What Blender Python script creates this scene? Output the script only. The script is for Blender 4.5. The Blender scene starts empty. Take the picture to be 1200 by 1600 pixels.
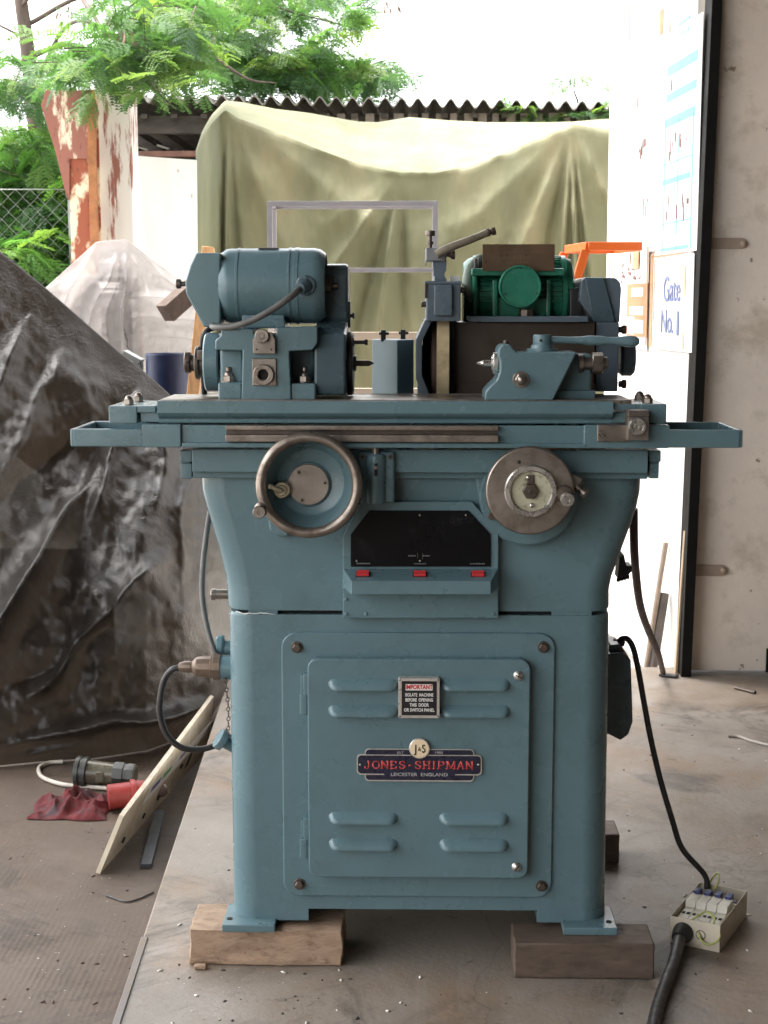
import bpy, bmesh, math, random
import numpy as np
from mathutils import Vector, Matrix, noise as mnoise

random.seed(7); np.random.seed(7)
S = bpy.context.scene
COL = S.collection
rad = math.radians

# ------------------------------------------------------------------ camera
FPX = 2350.0                                   # focal length in photograph pixels (1200 x 1600)
CAM = Vector((0.0, -2.85, 1.292))
PITCH = math.atan(320 / FPX)
YAW = math.atan(48 * math.cos(PITCH) / FPX)
cd = bpy.data.cameras.new('camera'); cam = bpy.data.objects.new('camera', cd); COL.objects.link(cam)
cd.sensor_fit = 'VERTICAL'; cd.sensor_height = 36; cd.lens = 36 * FPX / 1600
cd.clip_start = 0.05; cd.clip_end = 500
cam.location = CAM; cam.rotation_euler = (math.pi / 2 - PITCH, 0, YAW)
cd.dof.use_dof = True; cd.dof.focus_distance = 2.85; cd.dof.aperture_fstop = 20
S.camera = cam

# ------------------------------------------------------------------ sky, sun, exposure
SUN_EL, SUN_AZ = rad(67), rad(290)              # azimuth clockwise from +Y: sun high on the left, a little beyond the gate
W = bpy.data.worlds.new('World'); S.world = W; W.use_nodes = True
wn = W.node_tree.nodes; wl = W.node_tree.links
for n in list(wn): wn.remove(n)
sky = wn.new('ShaderNodeTexSky'); sky.sky_type = 'NISHITA'; sky.sun_disc = False
sky.sun_elevation = SUN_EL; sky.sun_rotation = SUN_AZ
sky.air_density = 1.0; sky.dust_density = 4.0; sky.ozone_density = 1.0
hs = wn.new('ShaderNodeHueSaturation'); hs.inputs['Saturation'].default_value = 0.12   # overcast: nearly white cloud
bg = wn.new('ShaderNodeBackground'); bg.inputs['Strength'].default_value = 0.15
wo = wn.new('ShaderNodeOutputWorld')
wl.new(sky.outputs[0], hs.inputs['Color']); wl.new(hs.outputs[0], bg.inputs['Color']); wl.new(bg.outputs[0], wo.inputs['Surface'])
sd = bpy.data.lights.new('sun', 'SUN'); sd.energy = 1.1; sd.angle = rad(25); sd.color = (1, .96, .9)
so = bpy.data.objects.new('sun', sd); COL.objects.link(so)
sv = Vector((math.sin(SUN_AZ) * math.cos(SUN_EL), math.cos(SUN_AZ) * math.cos(SUN_EL), math.sin(SUN_EL)))
so.rotation_euler = sv.to_track_quat('Z', 'Y').to_euler(); so.location = (-8, 3, 12)

S.view_settings.view_transform = 'Standard'; S.view_settings.look = 'None'
S.view_settings.exposure = 2.75; S.view_settings.gamma = 1
S.view_settings.use_curve_mapping = False
S.render.engine = 'CYCLES'
S.cycles.use_denoising = True
S.cycles.max_bounces = 8; S.cycles.diffuse_bounces = 5; S.cycles.glossy_bounces = 4
S.cycles.transparent_max_bounces = 12; S.cycles.caustics_reflective = False; S.cycles.caustics_refractive = False
S.cycles.sample_clamp_indirect = 4

# ------------------------------------------------------------------ measuring: from a spot in the photograph to a point on a plane of the place
_r = Vector((math.cos(YAW), math.sin(YAW), 0))
_f = Vector((-math.sin(YAW) * math.cos(PITCH), math.cos(YAW) * math.cos(PITCH), -math.sin(PITCH)))
_u = _r.cross(_f)
def ray(px, py): return _f + _r * ((px - 600) / FPX) + _u * ((800 - py) / FPX)
def U(px, py, Y):
    d = ray(px, py); return CAM + d * ((Y - CAM.y) / d.y)
def G(px, py, z=0.0):
    d = ray(px, py); return CAM + d * ((z - CAM.z) / d.z)
def sc(Y, py=700):                                # metres per photograph pixel on the plane Y
    return (U(601, py, Y) - U(600, py, Y)).length
def X(px, Y, py=700): return U(px, py, Y).x
def Z(py, Y, px=650): return U(px, py, Y).z

# ------------------------------------------------------------------ mesh builder
def smoothpath(pts, sub=6):
    pts = [Vector(p) for p in pts]
    if len(pts) < 3: return pts
    out = []
    P = [pts[0] * 2 - pts[1]] + pts + [pts[-1] * 2 - pts[-2]]
    for i in range(1, len(P) - 2):
        for k in range(sub):
            t = k / sub; a, b, c, d = P[i - 1], P[i], P[i + 1], P[i + 2]
            out.append(0.5 * ((2 * b) + (c - a) * t + (2 * a - 5 * b + 4 * c - d) * t * t + (3 * b - a - 3 * c + d) * t ** 3))
    out.append(pts[-1]); return out

AX = {'x': Vector((1, 0, 0)), 'y': Vector((0, 1, 0)), 'z': Vector((0, 0, 1))}

class MB:
    def __init__(s): s.bm = bmesh.new()
    def _merge(s, t, mat=0, M=None, norm=True):
        if norm: bmesh.ops.recalc_face_normals(t, faces=t.faces[:])
        if M is not None: bmesh.ops.transform(t, matrix=M, verts=t.verts[:])
        for f in t.faces: f.material_index = mat; f.smooth = True
        me = bpy.data.meshes.new('tmp'); t.to_mesh(me); t.free()
        s.bm.from_mesh(me); bpy.data.meshes.remove(me); return s
    def box(s, x0, x1, y0, y1, z0, z1, bev=.003, seg=2, mat=0, M=None):
        t = bmesh.new()
        bmesh.ops.create_cube(t, size=1)
        for v in t.verts:
            v.co = Vector((x0 + (v.co.x + .5) * (x1 - x0), y0 + (v.co.y + .5) * (y1 - y0), z0 + (v.co.z + .5) * (z1 - z0)))
        if bev > 0:
            bev = min(bev, .45 * min(abs(x1 - x0), abs(y1 - y0), abs(z1 - z0)))
            bmesh.ops.bevel(t, geom=t.edges[:], offset=bev, segments=seg, profile=.5, affect='EDGES', clamp_overlap=True)
        return s._merge(t, mat, M)
    def pbox(s, x0, y0, x1, y1, Y, dep, bev=.003, seg=2, mat=0):      # a box whose front face is measured on the plane Y
        a = U(x0, y1, Y); b = U(x1, y0, Y)
        return s.box(a.x, b.x, Y, Y + dep, a.z, b.z, bev, seg, mat)
    def prism(s, pts, axis, lo, hi, bev=0, seg=2, mat=0, M=None, shrink=1.0):
        t = bmesh.new(); n = len(pts)
        cx = sum(p[0] for p in pts) / n; cy = sum(p[1] for p in pts) / n
        def mk(p, h):
            if axis == 'y': return (p[0], h, p[1])
            if axis == 'x': return (h, p[0], p[1])
            return (p[0], p[1], h)
        A = [t.verts.new(mk(p, lo)) for p in pts]
        B = [t.verts.new(mk((cx + (p[0] - cx) * shrink, cy + (p[1] - cy) * shrink), hi)) for p in pts]
        t.faces.new(A); t.faces.new(B[::-1])
        for i in range(n): t.faces.new((A[i], B[i], B[(i + 1) % n], A[(i + 1) % n]))
        if bev > 0:
            bmesh.ops.recalc_face_normals(t, faces=t.faces[:])
            bmesh.ops.bevel(t, geom=t.edges[:], offset=bev, segments=seg, profile=.5, affect='EDGES', clamp_overlap=True)
        return s._merge(t, mat, M)
    def pprism(s, pp, Y, dep, bev=.003, seg=2, mat=0, shrink=1.0):
        q = [U(p[0], p[1], Y) for p in pp]
        return s.prism([(v.x, v.z) for v in q], 'y', Y, Y + dep, bev, seg, mat, None, shrink)
    def lathe(s, o, d, prof, seg=32, mat=0, M=None, hexa=False):
        if isinstance(d, str): d = AX[d]
        d = Vector(d).normalized(); o = Vector(o)
        a = d.orthogonal().normalized() if abs(d.z) > .9 else d.cross(Vector((0, 0, 1))).normalized()
        b = d.cross(a); t = bmesh.new(); rings = []
        for r, h in prof:
            if r <= 1e-6: rings.append([t.verts.new(o + d * h)])
            else: rings.append([t.verts.new(o + d * h + (a * math.cos(2 * math.pi * k / seg) + b * math.sin(2 * math.pi * k / seg)) * r) for k in range(seg)])
        for R, Q in zip(rings[:-1], rings[1:]):
            for k in range(seg):
                k2 = (k + 1) % seg
                if len(R) == 1 and len(Q) == 1: continue
                if len(R) == 1: t.faces.new((R[0], Q[k], Q[k2]))
                elif len(Q) == 1: t.faces.new((R[k], Q[0], R[k2]))
                else: t.faces.new((R[k], Q[k], Q[k2], R[k2]))
        if abs(prof[0][0] - prof[-1][0]) + abs(prof[0][1] - prof[-1][1]) > 1e-6:
            for R in (rings[0], rings[-1]):
                if len(R) > 1: t.faces.new(R)
        else: bmesh.ops.remove_doubles(t, verts=t.verts[:], dist=1e-6)
        return s._merge(t, mat, M)
    def cyl(s, o, d, r, h, c=.0015, seg=32, mat=0, M=None):
        c = min(c, r * .4, abs(h) * .4)
        return s.lathe(o, d, [(0, 0), (r - c, 0), (r, c), (r, h - c), (r - c, h), (0, h)], seg, mat, M)
    def cyly(s, cx, cy, rpx, Y0, h, c=.0015, seg=36, mat=0):          # disc facing the front
        return s.cyl(U(cx, cy, Y0), 'y', rpx * sc(Y0, cy), h, c, seg, mat)
    def cylx(s, x0, x1, cy, rpx, Y, c=.002, seg=36, mat=0):           # shaft lying left to right
        a = U(x0, cy, Y); b = U(x1, cy, Y); a.z = b.z = (a.z + b.z) / 2
        return s.cyl(a, 'x', rpx * sc(Y, cy), b.x - a.x, c, seg, mat)
    def tube(s, pts, r, seg=10, mat=0, sub=6, caps=True):
        P = smoothpath(pts, sub); n = len(P)
        R = r if isinstance(r, (list, tuple)) else [r, r]
        t = bmesh.new(); rings = []; up = None
        for i in range(n):
            d = (P[min(i + 1, n - 1)] - P[max(i - 1, 0)]).normalized()
            if up is None: up = d.orthogonal().normalized()
            up = (up - d * up.dot(d)); up = up.normalized() if up.length > 1e-6 else d.orthogonal().normalized()
            q = d.cross(up); u = i / max(1, n - 1) * (len(R) - 1); k = min(int(u), len(R) - 2); rr = R[k] + (R[k + 1] - R[k]) * (u - k)
            rings.append([t.verts.new(P[i] + (up * math.cos(2 * math.pi * j / seg) + q * math.sin(2 * math.pi * j / seg)) * rr) for j in range(seg)])
        for A, B in zip(rings[:-1], rings[1:]):
            for j in range(seg): t.faces.new((A[j], A[(j + 1) % seg], B[(j + 1) % seg], B[j]))
        if caps: t.faces.new(rings[0]); t.faces.new(rings[-1])
        return s._merge(t, mat)
    def loft(s, rings, mat=0, bev=0):
        t = bmesh.new(); V = [[t.verts.new(p) for p in R] for R in rings]; n = len(rings[0])
        for A, B in zip(V[:-1], V[1:]):
            for j in range(n): t.faces.new((A[j], A[(j + 1) % n], B[(j + 1) % n], B[j]))
        t.faces.new(V[0]); t.faces.new(V[-1])
        return s._merge(t, mat)
    def hexnut(s, o, d, r, h, dome=True, mat=0, washer=True):
        d = AX[d] if isinstance(d, str) else Vector(d).normalized(); o = Vector(o)
        if washer: s.cyl(o, d, r * 1.35, r * .2, r * .05, 24, mat)
        s.lathe(o + d * r * .2, d, [(0, 0), (r, 0), (r, h * .85), (r * .86, h), (0, h)], 6, mat)
        if dome:
            o2 = o + d * (r * .2 + h * .95)
            s.lathe(o2, d, [(r * .78 * math.cos(a), r * .8 * math.sin(a)) for a in [k * math.pi / 12 for k in range(6)]] + [(0, r * .8)], 20, mat)
        return s
    def slothead(s, o, r, mat=0, slotmat=1, ang=.6):
        o = Vector(o)
        s.lathe(o, (0, -1, 0), [(0, 0), (r, 0), (r, r * .35), (r * .75, r * .62), (0, r * .75)], 20, mat)
        M = Matrix.Translation(o + Vector((0, -r * .7, 0))) @ Matrix.Rotation(ang, 4, 'Y')
        s.box(-r * .85, r * .85, -r * .12, r * .1, -r * .12, r * .12, 0, 1, slotmat, M); return s
    def quad(s, P, mat=0):
        t = bmesh.new(); t.faces.new([t.verts.new(p) for p in P]); return s._merge(t, mat, None, False)
    def build(s, name, mats, parent=None, ang=38, label=None, cat=None, group=None, kind=None, loc=None):
        me = bpy.data.meshes.new(name); s.bm.to_mesh(me); s.bm.free()
        return link(name, me, mats, parent, ang, label, cat, group, kind, loc)

def link(name, me, mats, parent=None, ang=38, label=None, cat=None, group=None, kind=None, loc=None):
    o = bpy.data.objects.new(name, me); COL.objects.link(o)
    for m in (mats if isinstance(mats, (list, tuple)) else [mats]): me.materials.append(m)
    if ang:
        me.set_sharp_from_angle(angle=rad(ang))
        w = o.modifiers.new('weighted', 'WEIGHTED_NORMAL'); w.keep_sharp = True; w.weight = 80
    if loc is not None: o.location = loc
    if parent is not None: adopt(o, parent)
    elif loc is None and len(me.vertices):                    # origin to the base of the thing
        n = len(me.vertices); co = np.empty(n * 3, np.float32); me.vertices.foreach_get('co', co); co = co.reshape(-1, 3)
        c = (co.min(0) + co.max(0)) / 2; c[2] = co[:, 2].min()
        me.vertices.foreach_set('co', (co - c).ravel()); o.location = c.tolist(); me.update()
    tag(o, label, cat, group, kind); return o

def wloc(o):
    v = o.location.copy(); p = o.parent
    return v if p is None else (v if p.type != 'EMPTY' else v)
def adopt(o, p):
    o.parent = p
    M = Matrix.Translation(p.location) if p.parent is None else Matrix.Translation(p.location)
    o.matrix_parent_inverse = M.inverted()
def tag(o, label=None, cat=None, group=None, kind=None):
    if label: o['label'] = label
    if cat: o['category'] = cat
    if group: o['group'] = group
    if kind: o['kind'] = kind
    return o
def thing(name, loc, label, cat, group=None):
    o = bpy.data.objects.new(name, None); COL.objects.link(o); o.location = loc; o.empty_display_size = .1
    return tag(o, label, cat, group)
def repeat(src, locs, parent, rots=None):                      # more of the same piece: shared mesh
    for i, l in enumerate(locs):
        c = src.copy(); COL.objects.link(c); c.location = l
        if rots: c.rotation_euler = rots[i]
        adopt(c, parent)

def grid_mesh(P, wrap=False):                                  # P: nu x nv x 3
    nu, nv = P.shape[:2]; me = bpy.data.meshes.new('cloth')
    idx = np.arange(nu * nv).reshape(nu, nv)
    q = np.stack([idx[:-1, :-1], idx[1:, :-1], idx[1:, 1:], idx[:-1, 1:]], -1).reshape(-1, 4)
    me.from_pydata(P.reshape(-1, 3).tolist(), [], q.tolist())
    for p in me.polygons: p.use_smooth = True
    me.update(); return me

# ------------------------------------------------------------------ procedural materials
def mat(name, col, rough=.5, metal=0.0, var=.15, vs=5.0, bump=0.0, bs=80.0, col2=None, s2=8.0, lo=.52, hi=.62, fac2=1.0,
        rough2=None, spec=.5, coat=0.0, stretch=(1, 1, 1), col3=None, s3=30.0, lo3=.6, hi3=.68, trans=None, rv=.12, emit=None, bd=.002):
    m = bpy.data.materials.new(name); m.use_nodes = True; N = m.node_tree.nodes; L = m.node_tree.links
    b = N['Principled BSDF']; out = N['Material Output']
    g = N.new('ShaderNodeNewGeometry'); mp = N.new('ShaderNodeMapping'); mp.inputs['Scale'].default_value = stretch
    L.new(g.outputs['Position'], mp.inputs['Vector'])
    def nz(scale, detail=5, rough=.6):
        n = N.new('ShaderNodeTexNoise'); n.inputs['Scale'].default_value = scale; n.inputs['Detail'].default_value = detail
        n.inputs['Roughness'].default_value = rough; L.new(mp.outputs[0], n.inputs['Vector']); return n.outputs['Fac']
    def ramp(src, a, c, v0=0.0, v1=1.0):
        r = N.new('ShaderNodeMapRange'); r.inputs['From Min'].default_value = a; r.inputs['From Max'].default_value = c
        r.inputs['To Min'].default_value = v0; r.inputs['To Max'].default_value = v1; L.new(src, r.inputs['Value']); return r.outputs[0]
    def mix(f, A, B):
        x = N.new('ShaderNodeMix'); x.data_type = 'RGBA'
        if isinstance(f, (int, float)): x.inputs[0].default_value = f
        else: L.new(f, x.inputs[0])
        for i, v in ((6, A), (7, B)):
            if isinstance(v, tuple): x.inputs[i].default_value = (*v, 1)
            else: L.new(v, x.inputs[i])
        return x.outputs[2]
    n1 = nz(vs)
    c = mix(ramp(n1, .3, .7), tuple(max(0, k * (1 - var)) for k in col), tuple(min(1, k * (1 + var)) for k in col))
    r = ramp(nz(vs * 2.3), .3, .7, max(0.02, rough - rv), min(1, rough + rv))
    if col2 is not None:
        f = ramp(nz(s2, 8, .65), lo, hi, 0, fac2); c = mix(f, c, col2)
        if rough2 is not None:
            x = N.new('ShaderNodeMix'); L.new(f, x.inputs[0]); L.new(r, x.inputs[2]); x.inputs[3].default_value = rough2; r = x.outputs[0]
    if col3 is not None:
        c = mix(ramp(nz(s3, 6, .6), lo3, hi3), c, col3)
    L.new(c, b.inputs['Base Color']); L.new(r, b.inputs['Roughness'])
    b.inputs['Metallic'].default_value = metal; b.inputs['Specular IOR Level'].default_value = spec; b.inputs['Coat Weight'].default_value = coat
    if emit: b.inputs['Emission Color'].default_value = (*emit[0], 1); b.inputs['Emission Strength'].default_value = emit[1]
    if bump:
        bp = N.new('ShaderNodeBump'); bp.inputs['Strength'].default_value = bump; bp.inputs['Distance'].default_value = bd
        L.new(nz(bs, 6, .65), bp.inputs['Height']); L.new(bp.outputs[0], b.inputs['Normal'])
    if trans is not None:
        t = N.new('ShaderNodeBsdfTranslucent'); mx = N.new('ShaderNodeMixShader'); mx.inputs[0].default_value = trans[1]
        if trans[0] is None: L.new(c, t.inputs['Color'])
        else: t.inputs['Color'].default_value = (*trans[0], 1)
        L.new(b.outputs[0], mx.inputs[1]); L.new(t.outputs[0], mx.inputs[2]); L.new(mx.outputs[0], out.inputs['Surface'])
    return m

BLUE = (.114, .192, .216)
m_paint = mat('blue_grey_enamel', BLUE, .28, var=.13, vs=3, bump=.24, bs=26, col2=(.062, .095, .10), s2=6, lo=.52, hi=.72, fac2=.5, rv=.12, col3=(.05, .075, .08), s3=75, lo3=.745, hi3=.765, bd=.0025)
m_paint_lit = mat('blue_grey_enamel_lit', (.135, .205, .228), .4, var=.08, vs=6, bump=.12, bs=60)  # machine enamel lightened: daylight on the dresser block put into the colour
m_paint2 = mat('blue_grey_enamel_shaded', (.062, .10, .12), .3, var=.15, vs=6, bump=.15, bs=70, col2=(.04, .06, .07), s2=12, lo=.52, hi=.7, fac2=.6)  # machine enamel darkened: shade of the unlit belt guard put into the colour
m_slate = mat('slate_blue_enamel', (.10, .135, .165), .35, var=.12, vs=6, bump=.12, bs=70, col2=(.04, .055, .065), s2=14, lo=.55, hi=.7, fac2=.6)
m_steel = mat('oiled_bare_steel', (.30, .26, .225), .36, .85, var=.25, vs=14, bump=.08, bs=220, col2=(.11, .08, .06), s2=22, lo=.48, hi=.68, fac2=.8, rough2=.5)
m_steel_d = mat('dark_oiled_steel', (.12, .095, .08), .42, .7, var=.25, vs=30, bump=.1, bs=200)
m_bright = mat('turned_steel', (.60, .57, .53), .3, .9, var=.12, vs=30, bump=.05, bs=300)
m_black = mat('black_steel', (.018, .018, .02), .4, .1, var=.2, vs=20, bump=.05)
m_hole = mat('dark_hole', (.008, .008, .008), .8, 0, var=.1)
m_panel = mat('black_gloss_panel', (.006, .006, .007), .16, var=.2, vs=9, col2=(.03, .03, .032), s2=14, lo=.6, hi=.8, fac2=.8, rough2=.35, spec=.22)
m_red = mat('red_plastic', (.62, .045, .05), .38, var=.1, vs=30)
m_rubber = mat('black_rubber', (.022, .02, .019), .5, var=.3, vs=30, bump=.1, bs=300, col2=(.09, .075, .06), s2=25, lo=.58, hi=.75, fac2=.5)
m_rubber_g = mat('grey_rubber', (.10, .098, .092), .5, var=.25, vs=30, bump=.1, bs=300)
m_brown = mat('oily_brown_plate', (.062, .045, .034), .42, .35, var=.25, vs=7, bump=.05, bs=200, col2=(.11, .085, .065), s2=6, lo=.5, hi=.7, fac2=.6)
m_bronze = mat('brown_etched_plate', (.135, .085, .05), .42, .4, var=.15, vs=20, bump=.05, bs=200)
m_green = mat('green_motor_enamel', (.03, .21, .135), .3, var=.2, vs=12, bump=.15, bs=90, col2=(.012, .05, .035), s2=18, lo=.52, hi=.7, fac2=.7)
m_wheel = mat('tan_grinding_stone', (.60, .48, .29), .85, var=.12, vs=25, bump=.4, bs=500, col2=(.3, .22, .12), s2=10, lo=.5, hi=.7)
m_wheel_d = mat('brown_wheel_flange', (.075, .045, .035), .7, var=.3, vs=25, bump=.5, bs=160)
m_cream = mat('cream_dial_face', (.52, .50, .36), .5, var=.2, vs=25, col2=(.16, .14, .08), s2=45, lo=.55, hi=.68, rough2=.6)
m_white = mat('white_enamel', (.78, .77, .73), .5, var=.05)
m_foam = mat('white_label', (.85, .85, .83), .6, var=.03)
# ================================================================== the setting
def floor_mat(name, col, dark, light, dust, rib=None, rough=.62):
    m = bpy.data.materials.new(name); m.use_nodes = True; N = m.node_tree.nodes; L = m.node_tree.links; b = N['Principled BSDF']
    g = N.new('ShaderNodeNewGeometry'); P = g.outputs['Position']
    def nz(scale, detail=6, rough=.6, dist=0, st=None):
        n = N.new('ShaderNodeTexNoise'); n.inputs['Scale'].default_value = scale; n.inputs['Detail'].default_value = detail; n.inputs['Roughness'].default_value = rough; n.inputs['Distortion'].default_value = dist
        if st:
            mp = N.new('ShaderNodeMapping'); mp.inputs['Scale'].default_value = st; L.new(P, mp.inputs['Vector']); L.new(mp.outputs[0], n.inputs['Vector'])
        else: L.new(P, n.inputs['Vector'])
        return n.outputs['Fac']
    def rng(s, a, c, v0=0, v1=1):
        r = N.new('ShaderNodeMapRange'); r.inputs[1].default_value = a; r.inputs[2].default_value = c; r.inputs[3].default_value = v0; r.inputs[4].default_value = v1; L.new(s, r.inputs[0]); return r.outputs[0]
    def mix(f, A, B):
        x = N.new('ShaderNodeMix'); x.data_type = 'RGBA'; L.new(f, x.inputs[0])
        for i, v in ((6, A), (7, B)):
            if isinstance(v, tuple): x.inputs[i].default_value = (*v, 1)
            else: L.new(v, x.inputs[i])
        return x.outputs[2]
    c = mix(rng(nz(1.6, 8, .62, .6), .35, .66), col, light)
    c = mix(rng(nz(2.3, 7, .6, .4, (1, 1, 1)), .47, .64, 0, .85), c, dust)
    c = mix(rng(nz(3.1, 9, .7, 1.2), .52, .74, 0, .75), c, dark)
    c = mix(rng(nz(5, 10, .75, .3, (3, .5, 1)), .54, .7, 0, .45), c, light)
    c = mix(rng(nz(1.1, 10, .72, 2.0), .53, .62, 0, .7), c, dark)
    c = mix(rng(nz(14, 8, .75, .8), .60, .70, 0, .6), c, tuple(k * .6 for k in dark))
    c = mix(rng(nz(24, 8, .75, .5), .62, .72, 0, .55), c, tuple(min(1, k * 1.25) for k in light))
    vo = N.new('ShaderNodeTexVoronoi'); vo.feature = 'DISTANCE_TO_EDGE'; vo.inputs['Scale'].default_value = 1.1
    wv = N.new('ShaderNodeTexNoise'); wv.inputs['Scale'].default_value = 4; wv.inputs['Detail'].default_value = 8; L.new(P, wv.inputs['Vector'])
    av = N.new('ShaderNodeMix'); av.data_type = 'VECTOR'; av.inputs[0].default_value = .22; L.new(P, av.inputs[4]); L.new(wv.outputs['Color'], av.inputs[5]); L.new(av.outputs[1], vo.inputs['Vector'])
    c = mix(rng(vo.outputs['Distance'], .0005, .003, .28, 0), c, tuple(k * .5 for k in dark))
    c = mix(rng(nz(55, 4, .6), .68, .74, 0, .85), c, tuple(k * .4 for k in dark))
    c = mix(rng(nz(90, 3, .5), .73, .76, 0, .7), c, (.6, .56, .5))
    c = mix(rng(nz(260, 3, .6), .35, .7, 0, .18), c, dark)
    L.new(c, b.inputs['Base Color']); L.new(rng(nz(3.3, 6, .6), .3, .7, rough - .16, rough + .15), b.inputs['Roughness'])
    h = rng(nz(70, 6, .65), 0, 1)
    if rib:
        w = N.new('ShaderNodeTexWave'); w.inputs['Scale'].default_value = rib; w.inputs['Distortion'].default_value = 1.2; w.inputs['Detail'].default_value = 2; w.bands_direction = 'X'
        L.new(P, w.inputs['Vector']); k = N.new('ShaderNodeMath'); k.operation = 'MULTIPLY_ADD'; L.new(w.outputs['Fac'], k.inputs[0]); L.new(rng(nz(1.6, 6, .7), .46, .62, .0, .45), k.inputs[1]); L.new(h, k.inputs[2]); h = k.outputs[0]
    bp = N.new('ShaderNodeBump'); bp.inputs['Strength'].default_value = .45; bp.inputs['Distance'].default_value = .003; L.new(h, bp.inputs['Height']); L.new(bp.outputs[0], b.inputs['Normal'])
    return m
m_slab = floor_mat('stained_concrete', (.20, .168, .138), (.052, .043, .036), (.32, .278, .236), (.24, .165, .108), rough=.5)
m_low = floor_mat('brown_brushed_concrete', (.066, .045, .031), (.026, .018, .013), (.11, .08, .058), (.08, .05, .03), rib=22, rough=.7)
m_ground = floor_mat('yard_concrete', (.42, .40, .36), (.25, .23, .2), (.5, .48, .45), (.40, .33, .26), rough=.8)
ZL = -.15
e0 = G(355, 1065); e1 = G(178, 1600)
def edgeX(Y): return e1.x + (e0.x - e1.x) * (Y - e1.y) / (e0.y - e1.y)
YW = G(1130, 1053).y                                             # the gate wall stands here
b = MB(); b.quad([(-120, -60, ZL - .02), (120, -60, ZL - .02), (120, 200, ZL - .02), (-120, 200, ZL - .02)]); b.build('ground', m_ground, kind='structure')
b = MB(); b.prism([(edgeX(-6), -6), (4.2, -6), (4.2, YW + .10), (edgeX(YW + .1), YW + .10)], 'z', ZL - .1, 0, .004, 1); slab = b.build('workshop_floor', m_slab, kind='structure')
b = MB(); b.box(-7, edgeX(-6) + .2, -6, YW + .6, ZL - .09, ZL, 0); lf = b.build('lower_floor', m_low, kind='structure')
m_strip = mat('worn_steel_strip', (.175, .16, .155), .6, .0, var=.18, vs=4, bump=.1, bs=90, col2=(.2, .15, .105), s2=4, lo=.46, hi=.6, fac2=.8, col3=(.08, .07, .06), s3=30, lo3=.68, hi3=.75)
b = MB()
for ya, yb, w in ((-3.2, .1, .012),):
    b.prism([(edgeX(ya) - .002, ya), (edgeX(ya) + w, ya), (edgeX(yb) + w, yb), (edgeX(yb) - .002, yb)], 'z', -.02, .0035, .001, 1)
b.build('edge_strip', m_strip, slab)
# roof and walls of the workshop (unseen; extent, gaps and dark tones set to shape the light)
m_wall = mat('chipped_beige_paint', (.84, .74, .645), .6, var=.07, vs=4, bump=.4, bs=34, col2=(.56, .48, .37), s2=6, lo=.51, hi=.66, fac2=.75, col3=(.30, .22, .15), s3=17, lo3=.665, hi3=.71, bd=.005)
m_roofin = mat('dark_roof_lining', (.08, .07, .06), .85, var=.2)
m_inwall = mat('dark_inner_wall', (.09, .08, .07), .85, var=.2)
b = MB(); b.box(-3.6, 4.4, -7, YW + .95, 4.4, 4.52, 0); b.build('workshop_roof', m_roofin, kind='structure')
b = MB(); b.box(4.2, 4.35, -7, YW + .1, ZL - .1, 4.4, 0); b.build('side_wall', m_inwall, kind='structure')
b = MB(); b.box(-1.7, 4.4, -7.15, -7, ZL - .1, 4.4, 0); b.build('rear_wall', m_inwall, kind='structure')
# beige gate wall leaf facing us
b = MB()
q = lambda px, py: U(px, py, YW)
bl, tl = q(1077, 1051), q(1126, 0); dx = (tl.x - bl.x) / (tl.z - bl.z)
b.prism([(bl.x, .012), (4.18, .012), (4.18, 3.98), (bl.x + dx * 3.95, 3.98)], 'y', YW, YW + .09, .003)
wall = b.build('gate_wall', m_wall, label='beige chipped painted wall panel with two rusty strap plates beside the open gate', cat='wall')
m_strap = mat('painted_strap', (.40, .31, .24), .55, .1, var=.15, vs=10, bump=.2, bs=60, col2=(.28, .17, .10), s2=25, lo=.56, hi=.66)
for x0, x1, yc in ((1102, 1168, 380.5), (1079, 1137, 891)):
    s_ = MB(); a = q(x0, yc + 8.5); c = q(x1, yc - 8.5); r = (c.z - a.z) / 2
    pts = [(a.x, a.z), (c.x - r, a.z)] + [(c.x - r + r * math.sin(t), (a.z + c.z) / 2 - r * math.cos(t)) for t in [math.pi * k / 8 for k in range(1, 8)]] + [(c.x - r, c.z), (a.x, c.z)]
    s_.prism(pts, 'y', YW - .006, YW + .001, .0012, 1); st = s_.build('strap_plate', m_strap, wall)
    k = MB(); k.lathe(q(x1 - 7, yc) + Vector((0, -.006, 0)), (0, -1, 0), [(0, 0), (.0105, 0), (.0105, .005), (.007, .008), (0, .009)], 16); k.build('strap_bolt', m_strap, st)
m_gap = mat('black_painted_post', (.006, .0055, .005), .7, var=.2, vs=6, bump=.2, bs=60, spec=.2, col2=(.06, .03, .02), s2=9, lo=.66, hi=.75)
b = MB(); wl_, wr_ = q(1060.5, 1051), q(1076, 1051)
b.prism([(wl_.x, .0), (wr_.x, .0), (wr_.x + dx * 3.95, 3.96), (wl_.x + dx * 3.95, 3.96)], 'y', YW - .05, YW + .08, .002)
b.build('gate_post', m_gap, label='black leaning steel gate post between the beige wall and the white gate leaf', cat='post')
b = MB(); b.pbox(1197, 1014, 1212, 1051, YW - .01, .02, .001); b.build('bottom_bolt', m_gap, wall)
b = MB(); w_ = q(1055, 1051)
b.prism([(w_.x, .0), (wl_.x - .004, .0), (wl_.x - .004 + dx * 1.0, .55), (w_.x + .004 + dx * .9, .5)], 'y', YW - .0, YW + .03, .001); b.build('timber_strip', mat('dusty_timber', (.4, .3, .2), .8, var=.2, vs=12), label='thin pale timber strip standing against the black gate post', cat='strip')

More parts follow.
